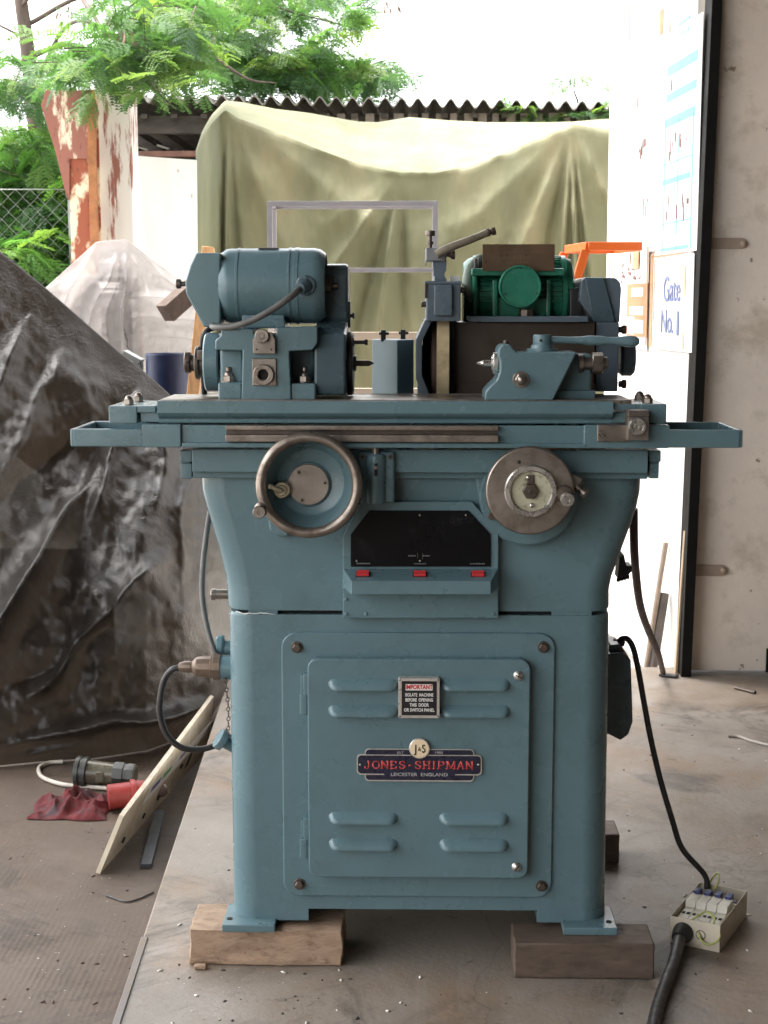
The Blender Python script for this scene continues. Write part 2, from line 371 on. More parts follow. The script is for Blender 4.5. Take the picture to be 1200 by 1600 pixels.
# ---- the opened gate leaf with its posters
m_leaf = mat('white_painted_sheet', (.80, .80, .77), .5, var=.03, vs=4, bump=.1, bs=12, col2=(.55, .42, .3), s2=20, lo=.74, hi=.8)
LA = U(1062, 1046, YW + .12); TB = math.tan(rad(5.0)); LD = Vector((-math.sin(rad(5.0)), math.cos(rad(5.0)), 0)); LN = Vector((-LD.y, LD.x, 0))
if LN.x > 0: LN = -LN
def L2(px, py):                                                  # photograph -> (along, up) on the leaf
    d = ray(px, py); n = LN; t = (LA - CAM).dot(n) / d.dot(n); p = CAM + d * t
    return (p - LA).dot(LD), p.z
ML = Matrix((LD, LN, Vector((0, 0, 1)))).transposed().to_4x4(); ML.translation = Vector((LA.x, LA.y, 0))
far = L2(946, 500)[0]; top_lean = dx
MLS = ML                                                          # leaf stands upright
leaf = thing('gate_leaf', (LA.x, LA.y, ZL), 'white sheet metal gate leaf swung outward, covered with blue and white posters', 'gate')
b = MB(); b.box(0, far, -.04, 0, -.14, 3.9, .002, 1, 0, MLS); b.build('leaf_sheet', m_leaf, leaf)
m_pw = mat('poster_paper', (.84, .84, .83), .5, var=.02); m_pb = mat('poster_blue', (.22, .48, .74), .5, var=.05); m_pc = mat('poster_cyan', (.34, .68, .72), .5, var=.05)
m_pd = mat('faded_ink', (.2, .1, .09), .6, var=.2); m_po = mat('faded_orange_print', (.52, .22, .12), .6, var=.08); m_pblue = mat('gate_lettering', (.19, .235, .40), .6, var=.1)
m_paper = mat('yellowed_paper', (.74, .62, .48), .7, var=.15, vs=12); m_woodf = mat('thin_wood_edge', (.42, .28, .16), .7, var=.2, vs=20)
def lrect(mb, x0, y0, x1, y1, h, mt, th=None):                  # px box: left/right edges and top/bottom measured at their own edge centre
    s0, za = L2(x0, (y0 + y1) / 2); s1, zb_ = L2(x1, (y0 + y1) / 2); xm = (x0 + x1) / 2
    z0 = L2(xm, y1)[1]; z1 = L2(xm, y0)[1]
    mb.box(min(s0, s1), max(s0, s1), h - .002, h, z0, z1, 0, 1, mt, MLS)
for name, x0, x1, top, rows in (('poster', 1030, 1096, 45, 1), ('poster', 986, 1028, 100, 2)):
    p = MB(); lrect(p, x0, top, x1, 395, .006, 0)
    pc = 1 if rows == 1 else 2
    if rows == 1:
        bars = [(1046, 91, 1093, 107), (1044, 136, 1091, 149), (1042, 176, 1089, 190), (1038, 275, 1081, 284), (1034, 385, 1078, 391)]
        vert = [(1039.5, 190, 1041.5, 390), (1060.5, 185, 1062, 390), (1083, 178, 1085, 388)]
        hz = [(1039, 249, 1084, 251.5), (1036, 345, 1082, 347.5)]
    else:
        bars = [(994, 124, 1032, 140), (995, 165, 1031, 178), (1000, 203, 1030, 210), (990, 288, 1025, 296), (988, 385, 1022, 390)]
        vert = [(1027, 205, 1029, 385), (1005, 212, 1006, 385)]; hz = [(998, 262, 1027, 263.5)]
    for r_ in bars: lrect(p, *r_, .0072, pc)
    for r_ in vert: lrect(p, *r_, .0072, pc)
    for r_ in hz: lrect(p, *r_, .0072, pc)
    rr = random.Random(5 + rows)
    for k in range(16):
        xx = rr.uniform(x0 + 12, x1 - 12); yy = rr.choice((215, 230, 310, 325)) + rr.uniform(-10, 10); lrect(p, xx, yy, xx + rr.uniform(.8, 2.2), yy + rr.uniform(5, 24), .0074, 3)
    for cxp, cyp in (((1052.5, 133),) if rows == 1 else ((999, 160),)):
        lrect(p, cxp - 4, cyp - 12, cxp + 4, cyp + 12, .0078, 0); lrect(p, cxp - 1.2, cyp - 8, cxp + 1.2, cyp + 9, .0082, 3)
    if rows == 1:
        for r_ in ((1061, 29, 1080, 34), (1062, 47, 1079, 54)): lrect(p, *r_, .0082, 2)
    else:
        for r_ in ((1007, 65, 1022, 69), (1007, 84, 1022, 88)): lrect(p, *r_, .0082, 2)
    p.build(name, [m_pw, m_pb, m_pc, m_pd], leaf)
# upper small poster, hinge and rod
p = MB(); lrect(p, 1043, 15, 1049, 54, .03, 0); p.build('leaf_latch', m_woodf, leaf)
p = MB(); lrect(p, 994, -30, 996.5, 62, .03, 0); p.build('leaf_rod', m_woodf, leaf)
# panel with the gate number
p = MB(); lrect(p, 1026, 400, 1088, 548, .012, 0); gp = p.build('number_board', m_pw, leaf)
p = MB(); lrect(p, 1023, 398, 1027, 542, .02, 0); lrect(p, 1026, 397, 1076, 399.5, .02, 0); lrect(p, 1017, 385, 1019, 540, .02, 0); p.build('board_edge', m_woodf, leaf)
def text_mesh(txt, size, mat_, name, parent, loc, rotz=0, bold=0.0, xs=1.0, align='CENTER', M=None, thick=.0004, spacing=1.0):
    cu = bpy.data.curves.new('txt', 'FONT'); cu.body = txt; cu.size = size; cu.align_x = align; cu.align_y = 'CENTER'
    cu.offset = bold; cu.extrude = thick; cu.space_character = spacing; cu.resolution_u = 4
    o = bpy.data.objects.new('txt', cu); COL.objects.link(o); bpy.context.view_layer.update()
    me = bpy.data.meshes.new_from_object(o.evaluated_get(bpy.context.evaluated_depsgraph_get()))
    bpy.data.objects.remove(o); bpy.data.curves.remove(cu)
    T = M if M is not None else Matrix.Translation(loc) @ Matrix.Rotation(math.pi / 2, 4, 'X')
    me.transform(T @ Matrix.Diagonal((xs, 1, 1, 1))); me.materials.clear()
    return link(name, me, mat_, parent, None)
def leaf_text(txt, px0, px1, pyc, hpx, m_, name, parent, bold=.0):
    s0, z0 = L2(px0, pyc); s1, z1 = L2(px1, pyc); xm = (px0 + px1) / 2
    h = L2(xm, pyc - hpx / 2)[1] - L2(xm, pyc + hpx / 2)[1]
    o = text_mesh(txt, 1.0, m_, name, parent, None, M=Matrix.Identity(4), bold=bold, thick=.001)
    me = o.data; co = np.empty(len(me.vertices) * 3, np.float32); me.vertices.foreach_get('co', co); co = co.reshape(-1, 3)
    mn, mx = co.min(0), co.max(0)
    co[:, 0] = (co[:, 0] - mn[0]) / (mx[0] - mn[0]); co[:, 1] = (co[:, 1] - mn[1]) / (mx[1] - mn[1]) - .5
    # reading direction runs from the far edge to the near edge of the leaf
    sA, sB = s0, s1; zc = (z0 + z1) / 2
    out = np.stack([sA + (sB - sA) * co[:, 0], np.full(len(co), .0145) + co[:, 2], zc + h * co[:, 1]], -1)
    R = np.array(MLS.to_3x3()); out = out @ R.T + np.array(MLS.translation)
    me.vertices.foreach_set('co', out.astype(np.float32).ravel()); me.update(); return o
leaf_text('Gate', 1043, 1069, 451, 40, m_pblue, 'lettering', gp)
leaf_text('No.', 1039, 1058, 502, 37, m_pblue, 'lettering', gp)
leaf_text('1', 1063, 1066.2, 505, 38, m_pblue, 'lettering', gp)
# paper notices
p = MB(); lrect(p, 962, 395, 1016, 545, .010, 0); p.build('notice_board', m_pw, leaf)
p = MB()
lrect(p, 984, 443, 1017, 526, .0135, 2); lrect(p, 992, 450, 1010, 463, .0142, 0); lrect(p, 989, 479, 1010, 492, .0142, 0); lrect(p, 986, 500, 1010, 520, .0142, 0); lrect(p, 986, 495, 996, 522, .0146, 0); lrect(p, 997, 502, 997.8, 520, .015, 2)
p.build('orange_notice', [m_pw, m_paper, m_po], leaf)
for r_, mt_ in (((970, 388, 990, 412), m_paper), ((994, 388, 1004, 420), m_woodf), ((967, 407, 978, 418), m_paper)):
    p = MB(); lrect(p, *r_, .016, 0); p.build('torn_paper', mt_, leaf)
p = MB()
for k in range(14):
    rr = random.Random(k); xx = rr.uniform(965, 1012); yy = rr.uniform(405, 440); lrect(p, xx, yy, xx + rr.uniform(.8, 5), yy + rr.uniform(1, 6), .0155, 2)
o = p.build('notice_print', [m_paper, m_woodf, m_pd], leaf); o['kind'] = 'stuff'
m_tape = mat('yellow_tape', (.72, .58, .36), .6)
for r_, mt_ in (((956, 406, 958.5, 438), m_woodf), ((1074, 415, 1077, 462), m_tape), ((1071, 520, 1074, 546), m_tape)):
    p = MB(); lrect(p, *r_, .015, 0); p.build('tape_strip', mt_, leaf)

# ---- two pipes leaning on the leaf
for (x0, y0, x1, y1, r, lab, mt) in ((1004, 1068, 1046, 848, .010, 'thin pale brown pipe leaning on the white gate leaf, the taller of two', mat('pale_pipe', (.34, .26, .2), .6, .2, var=.2, vs=14)), (1014, 1068, 1047, 927, .019, 'thick short grey-brown pipe leaning on the gate leaf beside a thinner one', mat('grey_pipe', (.15, .125, .11), .6, .2, var=.25, vs=14))):
    a = G(x0, y0 - 2, 0.0); a = U(x0, 1062, YW + .02); a.z = ZL - .0; t_ = L2(x1, y1); c = Vector((LA.x, LA.y, 0)) + LD * t_[0]; c.z = t_[1]; c += LN * (r + .004)
    a.y = YW + .16; a.x = U(x0 - (x1 - x0) * .09, 1080, YW + .16).x; a.z = ZL - .018
    p = MB(); d = (c - a); n = d.normalized(); L_ = d.length
    p.lathe(a, n, [(0, 0), (r, 0), (r, L_), (r * .8, L_), (r * .78, L_ - .03), (0, L_ - .03)], 20); p.build('leaning_pipe', mt, label=lab, cat='pipe')

# ================================================================== the yard behind
def fbm(p, oct=4, H=.9): return mnoise.fractal(p, H, 2.0, oct)
def polyl(pts, x):
    xs = [p[0] for p in pts]; return np.interp(x, xs, [p[1] for p in pts])
def folds(px, py, lines):
    h = 0.0
    for x0, y0, x1, y1, w0, w1, amp in lines:
        dx_, dy_ = x1 - x0, y1 - y0; L_ = math.hypot(dx_, dy_); t = ((px - x0) * dx_ + (py - y0) * dy_) / (L_ * L_); d = ((px - x0) * -dy_ + (py - y0) * dx_) / L_
        w = w0 + (w1 - w0) * min(1, max(0, t)); e = 1.0
        if t < 0: e = math.exp(-(t * L_ / (w0 + 6)) ** 2)
        if t > 1: e = math.exp(-((t - 1) * L_ / (w1 * 2 + 6)) ** 2)
        h += amp * e * math.exp(-abs(d / w) ** 1.35) * min(1, .1 + max(t, 0) * 2.2)
    return h
# olive tarpaulin over a tall stack
rim = [(306, 235), (316, 205), (330, 180), (352, 157), (380, 160), (430, 170), (480, 176), (560, 190), (590, 191), (640, 183), (700, 188), (760, 191), (860, 191), (895, 190), (970, 184)]
brink = [(306, 240), (316, 214), (330, 194), (352, 172), (372, 185), (430, 206), (500, 235), (560, 257), (620, 270), (680, 271), (740, 258), (800, 235), (850, 212), (893, 194), (930, 200), (970, 206)]
LN_O = [(625, 270, 505, 440, 5, 16, .10), (623, 272, 585, 560, 4, 14, .11), (624, 275, 552, 560, 4, 14, -.08), (632, 275, 625, 520, 4, 12, -.06), (625, 270, 540, 330, 6, 22, .05),
        (893, 194, 872, 520, 3, 9, .10), (893, 194, 885, 520, 2, 6, -.06), (893, 194, 902, 520, 3, 8, .10), (895, 194, 930, 480, 3, 10, .09), (895, 194, 916, 470, 2, 7, -.06), (895, 196, 960, 330, 4, 12, .08), (893, 194, 800, 420, 8, 26, .09), (893, 194, 840, 500, 5, 16, -.07), (893, 194, 700, 380, 8, 34, .07), (890, 196, 745, 470, 8, 24, -.05),
        (352, 165, 343, 620, 2, 6, -.14), (352, 165, 360, 620, 4, 10, .09), (352, 165, 335, 600, 4, 9, .08), (356, 168, 395, 560, 6, 22, .07), (356, 168, 380, 480, 4, 10, -.05), (358, 168, 450, 400, 8, 30, .07), (360, 168, 560, 330, 8, 24, .06), (330, 190, 322, 560, 4, 7, .07)]
YO0, YO1, YO2 = 7.9, 6.65, 6.55
nu, nb, nf = 210, 26, 110; P = np.zeros((nu, nb + nf, 3))
for i in range(nu):
    px = 306 + (970 - 306) * i / (nu - 1); yr, yb = polyl(rim, px), polyl(brink, px); side = max(0, (345 - px) / 39) ** 1.5
    for j in range(nb + nf):
        if j < nb:
            v = j / (nb - 1); py = yr + (yb - yr) * v; Y = YO0 + (YO1 - YO0) * v + side * .9 * v
            Y -= .03 * math.sin(v * math.pi) ; Y += .05 * fbm(Vector((px * .012, v * 1.5, 3)), 4)
            if j == 0: Y += .02
        else:
            v = (j - nb + 1) / nf; py = yb + (1010 - yb) * v; Y = YO1 + (YO2 - YO1) * v ** .6 + side * .9
            Y -= folds(px, py, LN_O) * min(1, v * 9) * .85 + .03 * fbm(Vector((px * .02, py * .013, 1.2)), 5) * min(1, v * 8)
        p = U(px, py, Y); P[i, j] = p
P[:, -1, 2] = ZL - .015
# carry the sheet over the back and down
back = P[:, :1].repeat(8, 1).copy()
for k in range(8): back[:, k, 1] += (8 - k) * .18; back[:, k, 2] -= ((8 - k) / 8) ** 2 * 1.2
me = grid_mesh(np.concatenate([back, P], 1))
m_olive = mat('olive_canvas', (.165, .165, .09), .75, var=.16, vs=1.6, bump=.35, bs=14, col2=(.25, .205, .115), s2=1.6, lo=.48, hi=.68, fac2=.6, stretch=(1.4, 1, .5), col3=(.14, .135, .078), s3=9, lo3=.66, hi3=.8, trans=(None, .15), bd=.014)
link('canvas_tarpaulin', me, m_olive, None, None, 'olive green canvas tarpaulin draped in folds over a tall stack', 'tarpaulin')
# timber stack holding the tarpaulin up
b = MB(); a = U(352, 175, 7.6); c = U(940, 200, 7.6); b.box(a.x + .1, c.x, 7.2, 8.2, ZL - .02, U(640, 300, 7.2).z, .01); b.box(a.x + .1, a.x + .2, 7.3, 7.4, 0, a.z - .12, .004); b.box(U(893, 200, 7.2).x - .05, U(893, 200, 7.2).x + .05, 7.3, 7.4, 0, U(893, 215, 7.2).z, .004)
b.build('crate_stack', mat('dull_timber', (.25, .19, .12), .8), label='timber crate stack wholly covered by the olive tarpaulin', cat='crate')

# ---- shed with a corrugated roof
shed = thing('open_shed', (0, 11, ZL - .02), 'dark open shed with a corrugated sheet roof behind the tarpaulin', 'shed')
m_corr = mat('weathered_cement_sheet', (.23, .21, .19), .85, var=.25, vs=3, bump=.3, bs=40, col2=(.07, .065, .06), s2=6, lo=.5, hi=.7, fac2=.8)
m_dark = mat('dark_timber', (.055, .045, .038), .85, var=.4, vs=5, stretch=(1, 1, 3))  # dark brown for the shed beam and walls
YS = 9.4
xa, xb_ = U(60, 150, YS).x, U(1010, 165, YS).x; za, zb_ = U(340, 154, YS).z, U(940, 164, YS).z
per = 25.6 * sc(YS, 160); nx = int((xb_ - xa) / per * 12); thick = .012; amp = 6.4 * sc(YS, 160)
top = []; 
for i in range(nx + 1):
    x_ = xa + (xb_ - xa) * i / nx; z_ = za + (zb_ - za) * (x_ - U(340, 154, YS).x) / (U(940, 164, YS).x - U(340, 154, YS).x)
    top.append((x_, z_ + amp * math.sin((x_ - xa) / per * 2 * math.pi)))
vs_, fs_ = [], []
rl = 4.0; rise = .25
for k, (yy, dz) in enumerate(((YS, 0), (YS + rl, rise), (YS + rl, rise - thick), (YS, -thick))):
    for x_, z_ in top: vs_.append((x_, yy, z_ + dz))
n1 = nx + 1
for r_ in range(4):
    r2 = (r_ + 1) % 4
    for i in range(nx): fs_.append((r_ * n1 + i, r_ * n1 + i + 1, r2 * n1 + i + 1, r2 * n1 + i))
me = bpy.data.meshes.new('roof'); me.from_pydata(vs_, [], fs_)
for p in me.polygons: p.use_smooth = True
link('corrugated_roof', me, m_corr, shed, 50)
rz = lambda px: U(px, 160 + (px - 340) * .0167, YS).z
b = MB(); zl_ = min(za, zb_) - amp
b.box(xa, xb_, YS + .18, YS + .26, zl_ - .16, zl_ - .02, .004)
for k in range(20):
    x_ = xa + (xb_ - xa) * (k + .3) / 20; b.box(x_, x_ + .05, YS + .1, YS + rl - .1, zl_ - .05, zl_ - .015, .002)
b.build('eaves_beam', m_dark, shed)
for k in range(26):
    x_ = U(395 + k * 22, 180, YS + .16).x; p = MB(); w_ = random.uniform(.05, .085); p.box(x_, x_ + w_, YS + .13, YS + .155, zl_ - random.uniform(.11, .15), zl_ - .012, .002); p.build('eaves_board', mat('eaves_grey', (.17, .14, .12), .85, var=.35, vs=5) if k == 0 else bpy.data.materials['eaves_grey'], shed)
b = MB(); b.box(xa, xb_, YS + rl - .08, YS + rl - .03, ZL - .02, zl_ + rise + .14, .0); b.box(xa, xa + .05, YS + .3, YS + rl, ZL - .02, zl_, 0); b.box(xb_ - .05, xb_, YS + .3, YS + rl, ZL - .02, zl_, 0); b.build('shed_wall', m_dark, shed)
b = MB(); z_ = U(260, 241, YS).z; b.box(U(205, 241, YS).x, U(330, 241, YS).x, YS - .05, YS + .02, z_ - .022, z_ + .02, .002); b.box(U(205, 241, YS).x - .3, U(330, 241, YS).x, YS + .25, YS + .3, ZL, U(260, 262, YS).z, 0)
b.build('rusty_rail', mat('rust_rail', (.16, .075, .055), .8, var=.3, vs=12), shed)
for px, py in ((255, 234), (222, 236), (295, 244)):
    k = MB(); k.box(-.05, .05, -.03, .03, -.008, .008, .002, 1, 0, Matrix.Translation(U(px, py - 4, YS + .3)) @ Matrix.Rotation(.3, 4, 'Y')); k.build('stored_scrap', m_corr, shed)

# ---- rusty column with flared head, white column, white sheet
def rust_mat(name, base, rust, rust2, lo, hi, s2, st=(1, 1, .35), lo3=.55, hi3=.6):
    return mat(name, base, .6, var=.05, vs=6, bump=.3, bs=40, col2=rust, s2=s2, lo=lo, hi=hi, rough2=.85, stretch=st, col3=rust2, s3=s2 * 2.2, lo3=lo3, hi3=hi3)
m_rustcol = rust_mat('peeling_cream_on_rust', (.80, .66, .46), (.30, .085, .045), (.14, .05, .03), .47, .53, 4.5, (1, 1, .6), .63, .69)
m_rustflat = rust_mat('red_oxide_sheet', (.27, .10, .07), (.74, .62, .48), (.14, .055, .035), .53, .58, 5, (1.6, 1, .5), .6, .66)
m_whitecol = rust_mat('peeling_white_on_rust', (.82, .80, .76), (.34, .15, .12), (.7, .6, .55), .56, .6, 5, (1.6, 1, .22), .7, .75)
YP = 5.9
colm = thing('rusty_column', (U(127, 500, YP).x, YP + .1, ZL - .02), 'rusty red and cream steel column with a flared gusset head', 'column')
b = MB(); q0 = U(126, 142, YP); 
x0, x1 = U(109, 300, YP).x, U(145, 300, YP).x; ztop = U(126, 141, YP).z
b.box(x0, x1, YP, YP + .012, ZL - .02, ztop, .002); b.box(x0, x1, YP + .2, YP + .212, ZL - .02, ztop, .002); b.box((x0 + x1) / 2 - .005, (x0 + x1) / 2 + .005, YP + .012, YP + .2, ZL - .02, ztop, 0); b.build('flange_column', m_rustcol, colm)
b = MB(); b.pprism([(71, 141), (145.5, 141), (145.5, 248), (108.5, 248), (108.5, 312), (105, 312), (86, 235), (64, 165)], YP - .012, .03, .002); b.build('gusset_plate', m_rustflat, colm)
b = MB(); b.pbox(141.5, 140, 147, 400, YP - .014, .03, .001); b.build('edge_angle', mat('orange_rust', (.36, .15, .06), .8, var=.3, vs=14), colm)
YC = 6.15
b = MB(); x0, x1 = U(151, 300, YC).x, U(207, 300, YC).x; b.box(x0, x1, YC, YC + .22, ZL - .02, U(180, 118, YC).z, .006); b.build('white_column', m_whitecol, label='white painted square column with peeling rust-red streaks', cat='column')
b = MB(); a = U(206, 243, 6.5); c = U(307, 250, 6.5); bz = ZL - .02
b.prism([(a.x, bz), (c.x - .02, bz), (c.x, U(307, 300, 6.5).z), (c.x, c.z), (U(250, 246, 6.5).x, U(250, 246, 6.5).z), (a.x, a.z)], 'y', 6.5, 6.515, .002); b.build('white_sheet', rust_mat('scuffed_white_sheet', (.84, .84, .82), (.4, .33, .28), (.6, .55, .5), .66, .70, 7, (1.5, 1, .5), .74, .78), label='white scuffed metal sheet standing against the shed opening', cat='sheet')

# ---- chain link fence
YF = 6.9
fence = thing('chain_link_fence', (U(30, 450, YF).x, YF, ZL - .02), 'wire chain link fence in front of green undergrowth', 'fence')
b = MB(); ps = 23 * sc(YF, 380); x0, x1 = U(-110, 380, YF).x, U(112, 380, YF).x; zt_ = U(50, 296, YF).z; zb_ = ZL
n = int((x1 - x0) / ps) + 1; m_ = int((zt_ - zb_) / (ps))
for i in range(n + 1):
    for sgn in (-1, 1):
        pts = []
        for j in range(m_ * 2 + 1):
            xx = x0 + i * ps + (ps / 2 if j % 2 else 0) * sgn * 1.04; pts.append((xx, YF + (.003 if j % 2 else -.003) * sgn, zt_ - j * ps / 2))
        b.tube(pts, .0018, 4, 0, 1, False)
o = b.build('wire_mesh', mat('galvanised_wire', (.32, .33, .32), .5, .4), fence); o['kind'] = 'stuff'
b = MB(); b.tube([(x0, YF, zt_), (x1, YF, zt_)], .0035, 6, 0, 1); b.build('top_wire', bpy.data.materials['galvanised_wire'], fence)
for px in (-105, 112):
    b = MB(); p = U(px, 380, YF); b.cyl((p.x, YF + .03, ZL - .02), 'z', .025, zt_ - ZL + .1, .003, 12); b.build('fence_post', bpy.data.materials['galvanised_wire'], fence)

# ---- trees: feathery twice-divided leaves
def leaf_template(rng, npin=6, nl=7):
    V, F = [], []
    def tri(a, b_, c): i = len(V); V.extend([a, b_, c]); F.append((i, i + 1, i + 2))
    def rach(t): return np.array([t, 0.0, -.32 * t * t])
    for k in range(npin):
        t = .22 + .78 * (k + .5) / npin; o = rach(t); L_ = (.36 + .16 * math.sin(math.pi * (k + .7) / (npin + .4))) * rng.uniform(.9, 1.1)
        for s_ in (-1, 1):
            an = rad(rng.uniform(48, 62)); d = np.array([math.cos(an), s_ * math.sin(an), rng.uniform(-.25, .0)]); d /= np.linalg.norm(d)
            n = np.array([-d[1], d[0], 0]); up = np.array([0, 0, 1.0])
            for m in range(nl):
                q = o + d * L_ * (m + .6) / nl; q[2] -= .10 * ((m + .6) / nl) ** 2 * L_ * 2; w = L_ / nl * .52
                ll = .10 * (1 - .35 * abs(m / nl - .45))
                for s2 in (-1, 1):
                    tip = q + (n * s2 * .88 + d * .42) * ll + np.array([0, 0, rng.uniform(-.015, .03)])
                    tri(q - d * w, q + d * w, tip + d * w * .2) if s2 > 0 else tri(q + d * w, q - d * w, tip + d * w * .2)
    a, b_, c = rach(0), rach(.5), rach(1)
    for p0, p1 in ((a, b_), (b_, c)):
        tri(p0 + np.array([0, .006, 0]), p0 - np.array([0, .006, 0]), p1)
    return np.array(V), np.array(F)
RNG = random.Random(11); TPL = [leaf_template(RNG) for _ in range(5)]
def foliage_mesh(name, sprays, m_):
    Vs, Fs, Cs = [], [], []; off = 0
    for (p, d, L_, tone) in sprays:
        V, F = TPL[RNG.randrange(5)]
        d = Vector(d).normalized(); s_ = d.cross(Vector((0, 0, 1)))
        s_ = s_.normalized() if s_.length > 1e-3 else Vector((1, 0, 0)); u = s_.cross(d)
        ro = RNG.uniform(-.9, .9); s2 = s_ * math.cos(ro) + u * math.sin(ro); u2 = d.cross(s2) * -1
        if u2.z < 0 and abs(u2.z) > .05: u2 = -u2
        R = np.array([d[:], s2[:], u2[:]])
        Vs.append((V * L_) @ R + np.array(p[:])); Fs.append(F + off); off += len(V); Cs.append(np.full(len(V), tone, np.float32))
    V = np.concatenate(Vs).astype(np.float32); F = np.concatenate(Fs).astype(np.int32); Cc = np.concatenate(Cs)
    me = bpy.data.meshes.new(name); me.vertices.add(len(V)); me.vertices.foreach_set('co', V.ravel())
    me.loops.add(F.size); me.loops.foreach_set('vertex_index', F.ravel()); me.polygons.add(len(F)); me.polygons.foreach_set('loop_start', np.arange(0, F.size, 3, dtype=np.int32))
    at = me.attributes.new('tone', 'FLOAT', 'POINT'); at.data.foreach_set('value', Cc)
    me.update(calc_edges=True); me.validate(); return me
def leaf_mat(name, dark, light, yel):
    m = bpy.data.materials.new(name); m.use_nodes = True; N = m.node_tree.nodes; L = m.node_tree.links
    b = N['Principled BSDF']; out = N['Material Output']
    a = N.new('ShaderNodeAttribute'); a.attribute_name = 'tone'; r = N.new('ShaderNodeValToRGB'); e = r.color_ramp.elements
    e[0].position = 0; e[0].color = (*dark, 1); e[1].position = 1; e[1].color = (*yel, 1); k = e.new(.62); k.color = (*light, 1)
    L.new(a.outputs['Fac'], r.inputs[0]); L.new(r.outputs[0], b.inputs['Base Color']); b.inputs['Roughness'].default_value = .55; b.inputs['Specular IOR Level'].default_value = .3
    t = N.new('ShaderNodeBsdfTranslucent'); g = N.new('ShaderNodeMix'); g.data_type = 'RGBA'; g.blend_type = 'MULTIPLY'; g.inputs[0].default_value = 1; L.new(r.outputs[0], g.inputs[6]); g.inputs[7].default_value = (1.0, 1.15, .55, 1)
    L.new(g.outputs[2], t.inputs['Color']); x = N.new('ShaderNodeMixShader'); x.inputs[0].default_value = .5
    L.new(b.outputs[0], x.inputs[1]); L.new(t.outputs[0], x.inputs[2]); L.new(x.outputs[0], out.inputs['Surface']); return m
m_leafy = leaf_mat('feathery_leaf', (.055, .115, .055), (.105, .20, .075), (.26, .34, .095))
m_bark = mat('brown_bark', (.085, .062, .05), .85, var=.3, vs=9, bump=.5, bs=40, stretch=(2, 2, .4))
def sprays_in(cx, cy, rx, ry, n, Y0, Y1, Ls=(.12, .2), dirx=(-.6, 1), twigs=None):
    out = []
    for _ in range(n):
        while True:
            u, v = RNG.uniform(-1, 1), RNG.uniform(-1, 1)
            if u * u + v * v <= 1: break
        Y = RNG.uniform(Y0, Y1); p = U(cx + u * rx, cy + v * ry, Y); az = RNG.uniform(0, 2 * math.pi)
        dm = Vector((RNG.uniform(*dirx), RNG.uniform(-.9, .35), RNG.uniform(-.35, .3))).normalized()
        base = RNG.uniform(.0, .8); k = RNG.randint(4, 6); Lt = RNG.uniform(.15, .28); s_ = dm.cross(Vector((0, 0, 1))).normalized()
        if twigs is not None: twigs.append((p - dm * .12, p + dm * Lt))
        for i in range(k):
            q = p + dm * Lt * i / k; a = (1 if i % 2 else -1) * RNG.uniform(.5, 1.1) if i < k - 1 else 0
            d = dm * math.cos(a) + s_ * math.sin(a) + Vector((0, 0, RNG.uniform(-.45, .15)))
            tn = base + RNG.uniform(-.12, .16) + (.25 if RNG.random() < .06 else 0); out.append((q, d, RNG.uniform(*Ls) * 1.05, max(0, min(.88, tn))))
    return out
tree = thing('feathery_tree', (U(75, 460, 8.6).x, 8.6, ZL - .02), 'tall tree with feathery green compound leaves and a brown trunk overhanging the columns', 'tree')
tw = []
sp = []
for a in ((195, 84, 66, 28, 40, 5.3, 6.6), (118, 88, 46, 22, 20, 5.4, 7), (245, 76, 34, 32, 22, 5.4, 7), (230, 14, 76, 34, 46, 5.6, 8), (246, 140, 12, 8, 4, 5.25, 5.5), (40, 130, 34, 34, 18, 6.8, 8.4),
          (360, 50, 62, 54, 44, 9.6, 12.5, (.18, .3)), (420, 108, 74, 30, 32, 9.8, 12.5, (.18, .3)), (495, 108, 52, 30, 20, 9.8, 12.5, (.18, .3)), (555, 112, 46, 18, 14, 9.8, 12, (.16, .28)), (612, 120, 18, 6, 4, 9.8, 11, (.14, .24)), (450, 8, 90, 26, 20, 9.8, 12.5, (.18, .3)), (540, 45, 26, 34, 6, 9.8, 12, (.16, .26)),
          (-5, 120, 24, 44, 10, 7, 9), (25, 235, 42, 50, 30, 7.4, 9), (330, -45, 260, 34, 56, 8, 11)):
    sp += sprays_in(*a, twigs=tw)
me = foliage_mesh('crown', sp, m_leafy); cr = link('crown', me, m_leafy, tree, None); cr['kind'] = 'stuff'
b = MB(); YT_ = 8.6
b.tube([U(78, 520, YT_), U(74, 380, YT_), U(64, 270, YT_), U(52, 160, YT_), U(42, 70, YT_), U(30, -20, YT_), U(15, -150, YT_)], [.085, .07, .06, .05, .045], 14); b.cyl((U(78, 520, YT_).x, YT_, ZL - .02), 'z', .09, U(78, 520, YT_).z - ZL + .04, .01, 14)
b.build('trunk', m_bark, tree)
b = MB()
for pts, r in (([(45, 90, 8.6), (110, 70, 8), (200, 100, 7), (300, 90, 7.5)], .02), ([(40, 40, 8.6), (150, -10, 8.8), (300, 10, 9.6), (400, 70, 10.2), (480, 110, 10.6), (600, 126, 10.6)], .018), ([(50, 150, 8.6), (100, 45, 7.4), (160, 45, 7), (230, 130, 6.2), (275, 170, 5.5)], .016), ([(34, 10, 8.6), (100, -60, 8), (300, -50, 9.6), (430, 10, 10), (540, 40, 10.5)], .016), ([(40, 60, 8.6), (0, 40, 8.6), (-40, 20, 8.6)], .012), ([(300, 60, 9), (380, 120, 9), (430, 130, 9.2)], .014), ([(130, 0, 7.5), (150, 30, 7.2), (185, 90, 6.8)], .02)):
    b.tube([U(*p) for p in pts], [r, r * .75, r * .35], 8); b.build('branch', m_bark, tree); b = MB()
for a, c in tw:
    if RNG.random() < .6: b.tube([a, c], [.004, .0015], 4, 0, 1, False)
o = b.build('twigs', m_bark, tree); o['kind'] = 'stuff'
